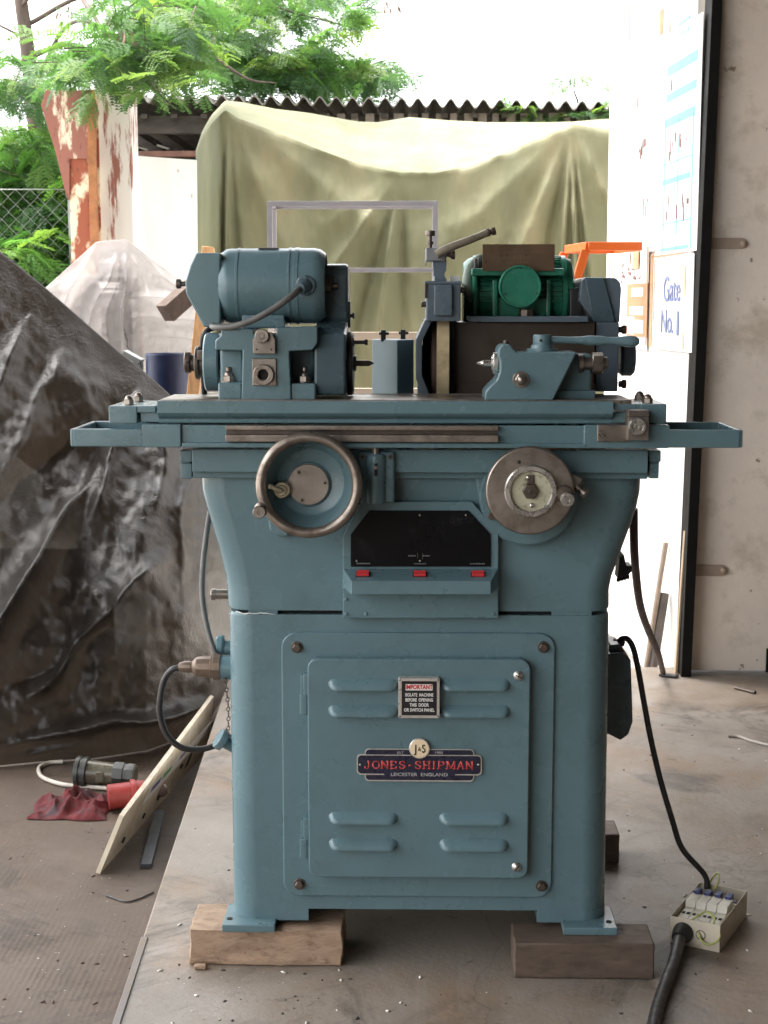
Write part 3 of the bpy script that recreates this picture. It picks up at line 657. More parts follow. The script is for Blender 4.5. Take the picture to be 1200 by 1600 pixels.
ug = sprays_in(40, 330, 90, 70, 130, 7.2, 9, Ls=(.2, .34)) + sprays_in(50, 420, 90, 60, 130, 7.1, 8.2, Ls=(.18, .3)) + sprays_in(20, 240, 60, 50, 24, 7.3, 9) + sprays_in(30, 380, 50, 30, 5, 6.55, 6.85, Ls=(.12, .2)) + sprays_in(20, 520, 150, 70, 40, 7.1, 8)
me = foliage_mesh('undergrowth', ug, m_leafy); o = link('undergrowth', me, leaf_mat('undergrowth_leaf', (.05, .12, .04), (.11, .23, .065), (.26, .38, .09)), None, None, 'green feathery undergrowth behind the wire fence', 'undergrowth', None, 'stuff')
rpod = random.Random(21); b = MB()
for cx_, cy_, n_, Y_ in ((195, 52, 16, 5.4), (172, 30, 8, 5.6), (322, 52, 12, 6.5), (612, 8, 16, 10.2), (560, 45, 6, 10.2), (105, 10, 8, 7.5)):
    for _ in range(n_):
        p = U(cx_ + rpod.uniform(-14, 14), cy_ + rpod.uniform(-10, 10), Y_ + rpod.uniform(-.2, .2)); d = Vector((rpod.uniform(-.5, .5), rpod.uniform(-.4, .4), -1)).normalized() * rpod.uniform(.07, .13); w_ = Vector((rpod.uniform(-1, 1), rpod.uniform(-1, 1), 0)).normalized() * .009
        b.quad([p - w_ * .5, p + d * .5 - w_, p + d, p + d * .5 + w_])
o = b.build('seed_pods', mat('dry_brown_pod', (.2, .13, .09), .8, var=.3, vs=12), tree, None); o['kind'] = 'stuff'
# farther greenery filling the gaps low down
rp_ = thing('roof_plant', (U(900, 188, YS + .3).x, YS + .3, U(900, 165, YS + .3).z - .05), 'small leafy sapling with ferny growth sprouting on the corrugated roof', 'plant')
sp = sprays_in(850, 178, 36, 7, 9, YS - .05, YS + .3, Ls=(.1, .18)) + sprays_in(915, 180, 36, 8, 10, YS - .05, YS + .3, Ls=(.1, .18)) + sprays_in(898, 118, 10, 13, 4, YS + .1, YS + .3, Ls=(.06, .12)) + sprays_in(893, 140, 5, 5, 1, YS + .1, YS + .3, Ls=(.05, .09))
me = foliage_mesh('leaves', sp, m_leafy); o = link('leaves', me, m_leafy, rp_, None); o['kind'] = 'stuff'
b = MB(); b.tube([U(905, 185, YS + .2), U(903, 160, YS + .2), U(897, 140, YS + .2), U(899, 110, YS + .2)], [.012, .007, .003], 6); b.build('stem', m_bark, rp_)

# ---- steel frame stand
fr = thing('tube_stand', (U(550, 620, 3.2).x, 3.2, ZL - .02), 'grey square tube steel stand frame in front of the olive tarpaulin', 'frame')
m_tube = mat('grey_primer_tube', (.36, .34, .36), .5, .1, var=.1, vs=8)
Y0 = 3.15; xl_, xr_ = U(418, 400, Y0).x, U(684, 400, Y0).x; tw_ = 8 * sc(Y0, 400); ztp = U(550, 314, Y0).z
for yy in (Y0, Y0 + .16):
    for xx in (xl_, xr_ - tw_):
        k = MB(); k.box(xx, xx + tw_, yy, yy + tw_, ZL - .02, ztp - .0005, .001); k.build('upright', m_tube, fr)
    k = MB(); k.box(xl_ + .0008, xr_ - .0008, yy + .0006, yy + tw_ - .0006, ztp - tw_, ztp, .001); k.build('top_rail', m_tube, fr)
    if yy == Y0:
        for pa in (418.5,):
            zz = U(550, pa, yy).z; k = MB(); k.box(xl_ + tw_ + .0005, xr_ - tw_ - .0005, yy + .001, yy + tw_ - .001, zz - tw_ * .85, zz, .001); k.build('cross_rail', m_tube, fr)
for xx in (xl_, xr_ - tw_):
    k = MB(); k.box(xx + .001, xx + tw_ - .001, Y0 + tw_ + .0006, Y0 + .159, ztp - tw_, ztp - .001, .001); k.build('end_rail', m_tube, fr)
m_lath = mat('pale_lath', (.56, .45, .34), .75, var=.15, vs=6, stretch=(.5, 3, 3))
for pa, th in ((519, 13), (607, 14)):
    zz = U(550, pa, Y0 - .04).z; k = MB(); k.box(xl_ - .05, xr_ + .04, Y0 - .04, Y0 - .0015, zz - th * sc(Y0, 520), zz, .002); k.build('shelf_board', m_lath, fr)

# ---- orange trestle
tr = thing('orange_trestle', (U(900, 600, 2.95).x, 3.05, ZL - .02), 'bright orange steel trestle by the white gate leaf', 'trestle')
m_or = mat('orange_enamel', (.72, .13, .015), .45, var=.08, vs=10, col2=(.25, .05, .02), s2=30, lo=.68, hi=.74)
Yl = 2.9
A = U(919, 378, Yl); B = U(1000, 378, Yl); Cc = U(886, 383.5, Yl + .32); B.z = A.z; Cc.z = A.z; Dd = Cc + (B - A)
def bar(mb, p, q, w, h, up=Vector((0, 0, 1))):
    d = (q - p); L_ = d.length; d.normalize(); s_ = d.cross(up).normalized(); u = s_.cross(d); M = Matrix((d, s_, u)).transposed().to_4x4(); M.translation = p
    mb.box(0, L_, -w / 2, w / 2, -h, 0, .0015, 1, 0, M)
for p, q in ((A, B), (A, Cc), (Cc, Dd), (B, Dd)):
    k = MB(); bar(k, p, q, .02, .032); k.build('top_bar', m_or, tr)
for p, (px, py, Y) in ((A, (850, 620, Yl)), (Cc, (850, 500, Yl + .32))):
    q = U(px, py, Y); d = (q - p); q = p + d * ((ZL - .018 - p.z) / d.z); p = p + d.normalized() * .03
    k = MB(); bar(k, p, q, .032, .03, Vector((0, -1, 0))); k.build('leg', m_or, tr)
# ================================================================== the grinding machine
def rrect(x0, x1, y0, y1, r, z, n=6):
    pts = []
    for cx, cy, a0 in ((x1 - r, y1 - r, 0), (x0 + r, y1 - r, 90), (x0 + r, y0 + r, 180), (x1 - r, y0 + r, 270)):
        for k in range(n + 1):
            a = rad(a0 + 90 * k / n); pts.append((cx + r * math.cos(a), cy + r * math.sin(a), z))
    return pts
def rrect2(x0, x1, z0, z1, r, n=6): return [(p[0], p[1]) for p in rrect(x0, x1, z0, z1, r, 0, n)]

BLOCK_Z = .072
root = thing('cylindrical_grinder', (0, .25, BLOCK_Z), 'blue-grey cast iron cylindrical grinding machine standing on wooden blocks', 'grinding machine')

# ---- base
DEP = .56
b = MB()
def sect(py, l, r, Y=.05, ins=0): return (Z(py, 0), X(l, Y, py) + ins, X(r, Y, py) - ins)
zcut = Z(1421, 0); zb = BLOCK_Z + .012
ring = []
for py, l, r in ((1421, 366, 944), (1300, 364, 946), (1100, 361, 949), (966, 359, 951), (961, 361, 949)):
    z, a, c = sect(py, l, r); ring.append(rrect(a, c, 0, DEP, .052, z, 8))
b.loft(ring)
z0, a, c = sect(1440, 366, 944)
xl = X(482, 0, 1430); xr = X(839, 0, 1430)
def legring(x0, x1, left, z):
    r = .05; P = []
    corners = [(x1, 0, 0), (x1, DEP, 0), (x0, DEP, r), (x0, 0, r)] if left else [(x1, 0, r), (x1, DEP, r), (x0, DEP, 0), (x0, 0, 0)]
    for (cx, cy, rr) in corners:
        if rr == 0: P.append((cx, cy, z)); continue
        sx = 1 if cx == x0 else -1; sy = 1 if cy == 0 else -1
        o = (cx + sx * rr, cy + sy * rr)
        a0 = {(-1, -1): 0, (1, -1): 90, (1, 1): 180, (-1, 1): 270}[(sx, sy)]
        arc = [(o[0] + rr * math.cos(rad(a0 + 90 * k / 8)), o[1] + rr * math.sin(rad(a0 + 90 * k / 8)), z) for k in range(9)]
        P += arc[::-1] if left or True else arc
    return P
for left, x0, x1 in ((True, a, xl), (False, xr, c)):
    R1 = legring(x0, x1, left, zcut + .0); R0 = legring(x0, x1, left, zb)
    # ordered around: build by angle so that the outline never crosses
    cx = (x0 + x1) / 2
    def order(R): return sorted(R, key=lambda p: math.atan2(p[1] - DEP / 2, (p[0] - cx) * 2.2))
    b.loft([order(R0), order(R1)])
b.box(xl - .02, xr + .02, DEP - .03, DEP - .003, zb, zcut + .01, .002)
base = b.build('base_casting', m_paint, root)
for px0, px1, py0, py1, nm in ((347, 430, 1437, 1455, 'l'), (880, 965, 1443, 1460, 'r')):
    for rear in (0, 1):
        f = MB(); x0 = X(px0, -.03, 1445); x1 = X(px1, -.03, 1445); y0 = -.035 if not rear else DEP - .075
        f.box(x0, x1, y0, y0 + .11, BLOCK_Z, BLOCK_Z + .016, .003)
        f.cyl(((x0 + .012) if nm == 'l' else (x1 - .014), y0 + .03, BLOCK_Z + .0145), 'z', .006, .003, .0005, 16, 1)
        f.build('foot', [m_paint, m_hole], root)
# parting line with its slots: recessed core, painted-over filler strips at the ends
b = MB(); b.box(X(372, .05), X(938, .05), .018, DEP - .02, Z(963, 0), Z(950, 0), .001); b.build('parting_core', m_hole, root)
b = MB()
for l, r in ((361, 434), (862, 949), (536, 778)):
    b.box(X(l, .03, 960), X(r, .03, 960), .0035 + (.03 if l < 400 or r > 900 else 0), DEP - .01, Z(961.5, 0), Z(953.5, 0), .001)
for l, r in ((388, 434), (862, 925)): b.box(X(l, .0, 960), X(r, .0, 960), .0025, .06, Z(961.5, 0), Z(953.5, 0), .001)
b.build('parting_seam', m_paint, root)
k = MB(); rr = random.Random(2)
k.tube([U(358 + i * 4.5, 957 + rr.uniform(-1.2, 1.2) + (1.5 if i > 4 else 0), -.0006 if i > 8 else .05 * (1 - min(1, i / 8)) ** 2 - .0006) for i in range(17)], [.0006, .0016, .001, .0014, .0005], 6, 0, 3); k.build('cracked_filler', mat('pale_filler', (.55, .58, .56), .6, var=.2, vs=40), root)
# ---- upper column
b = MB(); ring = []
for py, l, r in ((954.5, 358, 950), (951, 357, 951), (925, 356, 951), (905, 353, 955), (880, 347, 964), (855, 341, 973), (825, 332, 984), (795, 323, 994), (770, 316.5, 999), (750, 315, 1000), (742, 315, 1000)):
    z, a, c = sect(py, l, r); ring.append(rrect(a, c, 0, DEP, .05, z, 8))
b.loft(ring)
col = b.build('column_casting', m_paint, root)
b = MB()   # raised boss ground round the cross feed dial
b.pprism([(742, 742), (900, 742), (903, 790), (893, 822), (868, 838), (792, 841), (779, 832), (752, 800)], -.006, .03, .004, 3)
b.cyly(826, 777, 77, -.022, .03, .004, 48)
b.build('dial_boss', m_paint, root)
b = MB()
b.pbox(300, 703, 1013, 738, -.035, .6, .0025)
b.pbox(301, 735, 1012, 747, -.016, .57, .002)
b.build('bed_flange', m_paint, root)
for l, r in ((281, 299.5), (1013.5, 1033)):
    e = MB(); e.pbox(l, 704, r, 722, -.018, .5, .002); e.pbox(l + 1, 724, r - (0 if l < 500 else 3), 748, -.018, .5, .002); e.pbox(l + 2, 720, r - 3, 727, -.012, .48, .001); e.build('bed_end_cap', m_paint, root)

# ---- lower table with its two trays
YT = -.07; YB = .13
zt0 = Z(700, YT); zt1 = Z(671, YT); zt2 = Z(663.5, YT)
b = MB()
b.box(X(222, YT), X(1044, YT), YT + .008, YB, zt0 + .002, zt2 - .002, .002)
b.box(X(284, YT), X(918, YT), YT, YT + .02, zt0, Z(692.5, YT), .002)
b.box(X(222, YT), X(283, YT), YT, YT + .02, zt0, zt2, .003)
b.box(X(912, YT), X(1046, YT), YT, YT + .02, zt0, zt2, .003)
b.build('lower_table', m_paint, root)
for sgn in (-1, 1):
    t = MB(); w = .009
    xi = X(224 if sgn < 0 else 1043, YT); xo = X(109.5 if sgn < 0 else 1161, YT)
    x0, x1 = min(xi, xo), max(xi, xo)
    outl = [(x0, YT), (x1 - .006, YT), (x1, YT + .01), (x1, YB - .01), (x1 - .006, YB), (x0, YB)] if sgn > 0 else [(x1, YT), (x1, YB), (x0 + .006, YB), (x0, YB - .01), (x0, YT + .01), (x0 + .006, YT)]
    t.prism(outl, 'z', zt0 + .0012, zt0 + .012, .002, 1, 0, Matrix.Translation(((xi + xo) / 2, (YT + YB) / 2, 0)) @ Matrix.Diagonal((.985, .985, 1, 1)) @ Matrix.Translation((-(xi + xo) / 2, -(YT + YB) / 2, 0)))
    t.box(x0 + (.006 if sgn < 0 else 0), x1 - (.006 if sgn > 0 else 0), YT, YT + w, zt0 + .001, zt1, .003)
    t.box(x0 + (.006 if sgn < 0 else 0), x1 - (.006 if sgn > 0 else 0), YB - w, YB, zt0 + .001, zt1, .003)
    if sgn > 0: t.box(x1 - w, x1, YT + .003, YB - .003, zt0 + .001, zt1, .003)
    else: t.box(x0, x0 + w, YT + .003, YB - .003, zt0 + .001, zt1, .003)
    t.build('drip_tray', m_paint, root)
# trip dog rail
b = MB(); Yr = YT - .008
b.pbox(352, 665.5, 779, 672, Yr, .03, .0012); b.pbox(352, 680, 779, 690.5, Yr, .03, .0015); b.pbox(354, 671, 777, 681, YT + .006, .02, 0, 1, 1)
b.build('dog_rail', [m_steel, m_steel_d], root)
# ---- upper (swivel) table
zu = Z(627, -.066)
b = MB()
zl = Z(646, -.066); zb2 = Z(657, -.05); zc = zt2 + .0012
prof = [(-.066, zu), (-.066, zl), (-.060, zl - .006), (-.052, zl - .010), (-.047, zb2), (-.050, zb2 - .004), (-.052, zc), (.122, zc), (.122, zu)]
b.prism(prof, 'x', X(247, -.066), X(957, -.066), .0018)
b.box(X(220, -.05), X(985, -.05), -.049, .118, zc + .0003, Z(644, -.05), .003)
b.build('upper_table', m_paint, root)
b = MB(); b.box(X(252, -.05), X(985, -.05), -.054, .114, zu - .006, zu + .0022, .001)
b.box(X(300, -.05), X(960, -.05), .119, .1245, zu - .012, zu + .0035, .001)
b.build('table_way', m_steel, root)
for sgn in (-1, 1):
    c = MB()
    if sgn < 0:
        c.pbox(170, 634, 214, 662.5, -.058, .16, .003); c.pbox(205, 634, 243, 645, -.056, .155, .002)
        nx = (203, 205)
    else:
        c.pbox(1000, 631, 1042, 662.5, -.058, .16, .003); c.pbox(960, 631, 1006, 641, -.056, .155, .002)
        nx = (1009, 1008)
    cl = c.build('table_clamp', m_paint, root)
    for Yn, px in ((-.03, nx[0]), (.07, nx[1])):
        n = MB(); n.hexnut((X(203 if sgn < 0 else 1010, -.03), Yn, Z(634 if sgn < 0 else 631, -.058) - .001), 'z', .0098, .009)
        n.build('dome_nut', m_steel, cl)
b = MB(); b.pbox(933, 664, 985, 690.5, YT - .006, .03, .002); b.build('stop_plate', m_steel, root)
b = MB(); b.pbox(980.5, 641, 1014.5, 688, YT - .022, .05, .0012); b.pbox(980.5, 650.5, 1014.5, 651.2, YT - .0225, .004, 0, 1, 1); sb = b.build('stop_block', [m_steel, m_black], root)
b = MB(); o = U(995, 666, YT - .022); b.lathe(o, (0, -1, 0), [(0, 0), (.015, 0), (.0165, .002), (.0165, .008), (.015, .01), (.011, .01), (.0105, .0085), (.005, .0085), (.005, .011), (.003, .011), (.0025, .006), (0, .006)], 40)
b.build('stop_knob', m_bright, sb)

# ---- traverse handwheel
def handwheel():
    Yc = -.118; c = U(483, 758, Yc); s = sc(Yc, 758); R = 75.5 * s; rt = 8.3 * s
    w = MB()
    prof = [(R + rt * math.cos(a), rt * math.sin(a)) for a in [2 * math.pi * k / 20 for k in range(21)]]
    w.lathe(c, 'y', prof, 96)
    wheel = w.build('handwheel', m_steel, root, 60)
    d = MB()
    Ri = R - rt * .6
    d.lathe(c, 'y', [(0, .062), (.028, .062), (.030, .056), (.060, .052), (Ri - .018, .046), (Ri - .004, .016), (Ri + .002, .003), (Ri + .004, .012), (Ri - .010, .05), (.06, .06), (.03, .075), (.03, .1), (0, .1)], 96)
    d.build('handwheel_dish', m_paint, wheel, 50)
    h = MB(); hc = U(482, 757, Yc + .05)
    h.cyl(hc, 'y', 36 * s, .02, .002, 64, 1); h.cyl(hc + Vector((0, -.004, 0)), 'y', 33 * s, .01, .0012, 64, 0)
    hub = h.build('hub_cover', [m_steel, m_paint], wheel)
    for px, py in ((467, 738), (508, 755), (472, 782)):
        k = MB(); k.cyl(U(px, py, Yc + .0445), 'y', .0042, .004, .0006, 16, 0); k.cyl(U(px, py, Yc + .044), 'y', .0024, .004, .0002, 6, 1); k.build('hub_screw', [m_steel, m_hole], wheel)
    k = MB()
    p = U(409, 795, Yc - .004)
    k.lathe(p, (0, -1, 0), [(0, -.004), (.0135, -.004), (.0135, .004), (.008, .008), (.007, .022), (.0085, .034), (.0115, .038), (.0118, .046), (.0105, .0485), (.004, .0485), (.0035, .046), (0, .046)], 32)
    k.build('crank_handle', m_steel, wheel)
    k = MB(); p = U(440, 766, Yc + .03)
    k.cyl(p, 'y', .0155, .03, .002, 28, 0)
    k.cyl(p + Vector((0, -.008, 0)), 'y', .0105, .014, .002, 24, 0); k.cyl(p + Vector((0, -.0105, 0)), 'y', .0042, .006, .0008, 6, 1)
    k.cyl(U(448, 756, Yc + .028), 'y', .0032, .006, .0005, 12, 1)
    a = U(438, 767, Yc + .014); k.tube([a, U(431, 764, Yc + .006), U(424, 760.5, Yc + .0), U(420.5, 760, Yc - .002)], [.0062, .0042, .0045], 10)
    k.build('clutch_lever', [m_cream2, m_steel_d], wheel)
m_cream2 = mat('pale_brass', (.55, .47, .33), .38, .6, var=.15, vs=40)
handwheel()
b = MB(); b.pprism([(418, 805), (452, 820), (450, 839), (432, 838), (421, 830)], -.02, .03, .004, 3); b.build('handwheel_boss', m_paint, root)
# plunger bracket
b = MB()
b.pbox(561, 706, 617, 786, -.05, .06, .006, 3)
x = U(587, 745, -.05); b.lathe((x.x, -.05, Z(786, -.05)), 'z', [(0, 0), (.0175, 0), (.018, .003), (.018, Z(712, -.05) - Z(786, -.05)), (.014, Z(709, -.05) - Z(786, -.05)), (0, Z(709, -.05) - Z(786, -.05))], 32)
pb = b.build('plunger_bracket', m_paint, root)
b = MB(); b.cyl((x.x, -.05, Z(711, -.05)), 'z', .0075, .016, .001, 20); b.build('plunger', m_steel, pb)
for px, py in ((566, 714), (610, 714)):
    b = MB(); b.cyl(U(px, py, -.0535), 'y', .0052, .004, .0006, 16); b.cyl(U(px, py, -.054), 'y', .0028, .003, .0002, 6, 1); b.build('cap_screw', [m_steel_d, m_hole], pb)
b = MB(); b.pbox(584.5, 724, 590, 744, -.0685, .008, .001, 1, 1); b.cyl(U(587.3, 731, -.069), 'y', .0035, .004, .0005, 14, 0); b.build('slot', [m_steel, m_hole], pb)

# ---- cross feed dial
Yd = -.1; c = U(828, 767, Yd); s = sc(Yd, 767)
b = MB(); R = 69.5 * s
b.lathe(c, 'y', [(0, 0), (R - .004, 0), (R - .0015, .0012), (R, .004), (R, .014), (R - .003, .016), (R - .012, .018), (R - .015, .08), (0, .08)], 96)
b.cyl(U(811.5, 722, Yd - .0005), 'y', .0034, .003, .0004, 16, 1)
dial = b.build('feed_dial', [m_steel, m_hole], root)
b = MB(); r1 = 40 * s; r0 = 31.5 * s
b.lathe(U(829, 767, Yd), (0, -1, 0), [(r0, -.002), (r1 + .001, -.002), (r1 + .001, .008), (r1 - .001, .0105), (r0 + .002, .0105), (r0, .008), (r0, -.002)], 72)
b.build('dial_ring', m_bright, dial)
b = MB(); b.cyl(U(829, 768, Yd - .0025), 'y', r0 + .001, .006, .0003, 64); b.build('dial_face', m_cream, dial)
b = MB(); b.cyl(U(829, 768, Yd - .011), 'y', 13 * s, .012, .002, 6); b.cyl(U(829, 768, Yd - .0125), 'y', 3 * s, .004, .0005, 12)
b.pbox(823, 742, 835, 772, Yd - .0055, .004, .001)
b.build('dial_nut', m_steel_d, dial)
for px, py in ((825, 746), (830.5, 789.5)):
    k = MB(); k.lathe(U(px, py, Yd - .003), (0, -1, 0), [(0, 0), (.0048, 0), (.0046, .002), (.003, .004), (0, .0048)], 18); k.build('round_screw', m_bright, dial)
k = MB(); k.cyl(U(882, 772, Yd - .008), 'y', .0165, .01, .002, 32); k.build('handle_seat', m_steel_d, dial)
k = MB(); k.lathe(U(884, 777, Yd - .006), (0, -1, 0), [(0, 0), (.008, 0), (.0075, .014), (.0095, .024), (.0128, .028), (.0128, .036), (.0115, .038), (.0045, .038), (.004, .035), (0, .035)], 32)
k.build('dial_handle', m_bright, dial)
k = MB(); a = U(897, 752, -.07); k.box(-.011, .011, -.012, .012, -.012, .012, .002, 2, 0, Matrix.Translation(a) @ Matrix.Rotation(.5, 4, 'Y'))
dd = (U(920, 774, -.085) - U(902, 758, -.075)).normalized(); k.lathe(U(901, 760, -.075), dd, [(0, 0), (.009, 0), (.009, .009), (.006, .010), (.006, .014), (.0098, .015), (.0098, .022), (.008, .024), (0, .024)], 24)
k.build('clamp_screw', m_steel, root)
for px, py in ((772, 715), (879, 712), (769, 807)):
    k = MB(); k.cyl(U(px, py, -.034), 'y', .0075, .02, .0008, 20); k.build('boss_bolt', m_steel_d, root)

# ---- control panel
b = MB(); Yp = -.022
b.pprism([(565, 784), (738, 784), (779, 830), (779, 966), (535.5, 966), (535.5, 838)], Yp, .03, .0025)
pan = b.build('control_panel', m_paint, root)
b = MB()
za = Z(887, Yp); zf = Z(908, Yp - .055); zg = Z(929, Yp - .055)
def cons(px, py, Y): return U(px, py, Y)
P = [cons(535.5, 888, Yp + .002), cons(779, 888, Yp + .002), cons(767, 908, Yp - .052), cons(549, 908, Yp - .052),
     cons(549, 929, Yp - .052), cons(767, 929, Yp - .052), cons(779, 918, Yp + .002), cons(535.5, 918, Yp + .002)]
t = bmesh.new(); V = [t.verts.new(p) for p in P]
for f in ((0, 1, 2, 3), (3, 2, 5, 4), (4, 5, 6, 7), (7, 6, 1, 0), (0, 3, 4, 7), (1, 6, 5, 2)): t.faces.new([V[i] for i in f])
bmesh.ops.bevel(t, geom=t.edges[:], offset=.0015, segments=2, profile=.5, affect='EDGES'); b._merge(t)
b.build('switch_console', m_paint, pan)
b = MB(); b.pprism([(577, 798), (732, 798), (766.5, 835), (766.5, 885.5), (548, 885.5), (548, 835)], Yp - .0035, .006, .0006, 1); b.build('black_plate', m_panel, pan)
for px, py in ((656, 805), (728, 805), (557, 876.5), (656, 876.5)):
    k = MB(); k.cyl(U(px, py, Yp - .0045), 'y', .0018, .002, .0004, 12); k.build('plate_rivet', m_bright, pan)
m_print = mat('faded_print', (.16, .16, .165), .5, var=.2, vs=40)
k = MB()
for x0, y0, x1, y1 in ((557, 879.5, 579, 881.5), (647, 880, 666, 881.7), (734, 880, 758, 882), (638, 867.5, 650, 869.5), (661, 867.5, 672, 869.5), (652.2, 864, 653, 872), (660, 864, 660.8, 874)):
    n = max(1, int((x1 - x0) / 2.3))
    for i in range(n):
        a = x0 + (x1 - x0) * i / n; k.pbox(a, y0, a + (x1 - x0) / n * .7, y1, Yp - .004, .0006, 0, 1)
k.build('plate_print', m_print, pan)
nrm = (P[1] - P[0]).cross(P[3] - P[0]).normalized()
if nrm.z < 0: nrm = -nrm
ey = (P[3] - P[0]); ey = (ey - Vector((1, 0, 0)) * ey.x).normalized(); ex = Vector((1, 0, 0))
MS = Matrix((ex, ey, nrm)).transposed().to_4x4()
for i, px in enumerate((567, 656, 747)):
    q = (P[0] + P[3]) / 2; u = U(px, 898.5, (P[0].y + P[3].y) / 2); MM = Matrix.Translation(Vector((u.x, q.y, q.z))) @ MS
    k = MB(); k.box(-.0135, .0135, -.0105, .0105, -.002, .0012, 0, 1, 1, MM)
    k.prism([(-.0085, 0), (.0085, 0), (.0085, .007), (0, .0035), (-.0085, .0062)], 'x', -.0115, .0115, .001, 2, 0, MM)
    k.build('rocker_switch', [m_red, m_hole], pan)
for px, py in ((541, 936), (541, 959), (572, 959), (771, 959)):
    k = MB(); k.slothead(U(px, py, Yp), .0035, 0, 0); k.build('panel_screw', m_paint, pan)

# ---- access cover and door
Yc = -.007
a = U(443, 1400, Yc); c = U(868, 990, Yc)
b = MB(); b.prism(rrect2(a.x, c.x, a.z, c.z, .03), 'y', Yc, Yc + .012, .003, 3); cov = b.build('access_cover', m_paint, root)
for px, py in ((464, 1011), (849, 1011), (468, 1381), (846, 1384)):
    k = MB(); o = U(px, py, Yc); k.cyl(o, (0, -1, 0), .0115, .0022, .0006, 28); k.lathe(o, (0, -1, 0), [(0, 0), (.0088, 0), (.0088, .008), (.007, .0098), (0, .0098)], 6); k.build('hex_bolt', m_steel_d, cov)
Yq = -.03
a = U(482.5, 1370.5, Yq); c = U(829, 1031, Yq)
b = MB(); b.prism(rrect2(a.x, c.x, a.z, c.z, .02), 'y', Yq, Yc + .003, .007, 4); door = b.build('cabinet_door', m_paint, root)
def louvre():
    W_, H_, D_ = 54.5 * sc(Yq, 1100), 9.8 * sc(Yq, 1100), .015
    P = []; nu, nv = 25, 9
    for i in range(nu):
        u = -1 + 2 * i / (nu - 1); xx = u * W_
        e = max(0.0, 1 - max(0, (abs(xx) - (W_ - H_ * 1.5)) / (H_ * 1.5)) ** 2) ** .5
        row = []
        for j in range(nv):
            v = j / (nv - 1); zz = H_ * (1 - 2 * v)
            prof = math.sin(min(1, v * 1.25) * math.pi / 2) if v < .93 else (1 if v < .99 else 0)
            hh = H_ * (.35 + .65 * e)
            row.append((xx, -D_ * prof * e, zz * (hh / H_)))
        P.append(row)
    me = grid_mesh(np.array(P)); return me
lm = louvre()
lps = [(567.5, 1069.5), (567.5, 1110.5), (742.5, 1069.5), (742.5, 1111), (567.5, 1277.5), (567.5, 1318.5), (740.5, 1278.5), (740.5, 1319.5)]
lv = None
for px, py in lps:
    if lv is None:
        lv = link('louvre', lm, m_paint, door, 50, loc=U(px, py, Yq)); 
    else: repeat(lv, [U(px, py, Yq)], door)
for px, py, an in ((810, 1056, .5), (807, 1355, 2.3)):
    k = MB(); k.cyl(U(px, py, Yq - .002), 'y', .0095, .004, .0008, 24, 0); k.slothead(U(px, py, Yq - .002), .0082, 0, 1, an); k.build('door_screw', [m_bright, m_hole], door)
for y0, y1 in ((1053, 1117), (1279, 1342)):
    k = MB(); k.pbox(474, y0, 483, y1, -.024, .02, .0025); k.pbox(468.5, y0 + 32, 480, y1, -.026, .02, .003); k.pbox(470, y0 + 2, 482, y0 + 32, -.02, .015, .002); k.build('hinge', m_paint, root)

# ---- plates with lettering
m_pblack = mat('black_print_plate', (.012, .011, .013), .35, var=.1)
m_navy = mat('navy_name_plate', (.018, .018, .04), .3, var=.2, vs=20)
m_silver = mat('worn_silver', (.62, .58, .53), .35, .6, var=.1, vs=40)
m_ink_w = mat('off_white_ink', (.78, .76, .72), .5, var=.05)
m_ink_r = mat('red_ink', (.55, .03, .035), .5, var=.08)
m_ivory = mat('ivory_badge', (.82, .66, .44), .4, var=.05)
m_wink = mat('worn_silver_ink', (.42, .40, .40), .5, var=.2, vs=60)
wp = MB(); Yw = Yq - .0185; k1 = sc(Yw, 1090)
a = U(622.5, 1122, Yw); c = U(687, 1060, Yw)
wp.prism(rrect2(a.x, c.x, a.z, c.z, .003), 'y', Yw, Yq, .0006, 1, 0)
a = U(627.5, 1117.5, Yw); c = U(682.5, 1064.5, Yw); wp.box(a.x, c.x, Yw - .0006, Yw + .001, a.z, c.z, 0, 1, 1)
a = U(633.5, 1078.5, Yw); c = U(676, 1069, Yw); wp.prism(rrect2(a.x, c.x, a.z, c.z, .0015), 'y', Yw - .001, Yw, 0, 1, 2)
for px, py in ((625, 1062.5), (684.5, 1062.5), (625, 1119.5), (684.5, 1119.5)): wp.cyl(U(px, py, Yw - .001), 'y', .0016, .002, .0004, 10, 3)
wpo = wp.build('warning_plate', [m_silver, m_pblack, m_ink_w, m_steel_d], root)
wpo['label'] = 'small black and silver warning plate reading IMPORTANT ISOLATE MACHINE BEFORE OPENING THIS DOOR OR SWITCH PANEL'
text_mesh('IMPORTANT', .0118, m_ink_r, 'lettering', wpo, U(654.8, 1073.8, Yw - .0012), bold=.00035, xs=.78)
for i, (tx, w) in enumerate((('ISOLATE  MACHINE', .70), ('BEFORE  OPENING', .72), ('THIS  DOOR', .74), ('OR SWITCH PANEL', .76))):
    text_mesh(tx, .0088, m_ink_w, 'lettering', wpo, U(655, 1086 + i * 7.9, Yw - .0008), bold=.00022, xs=w)
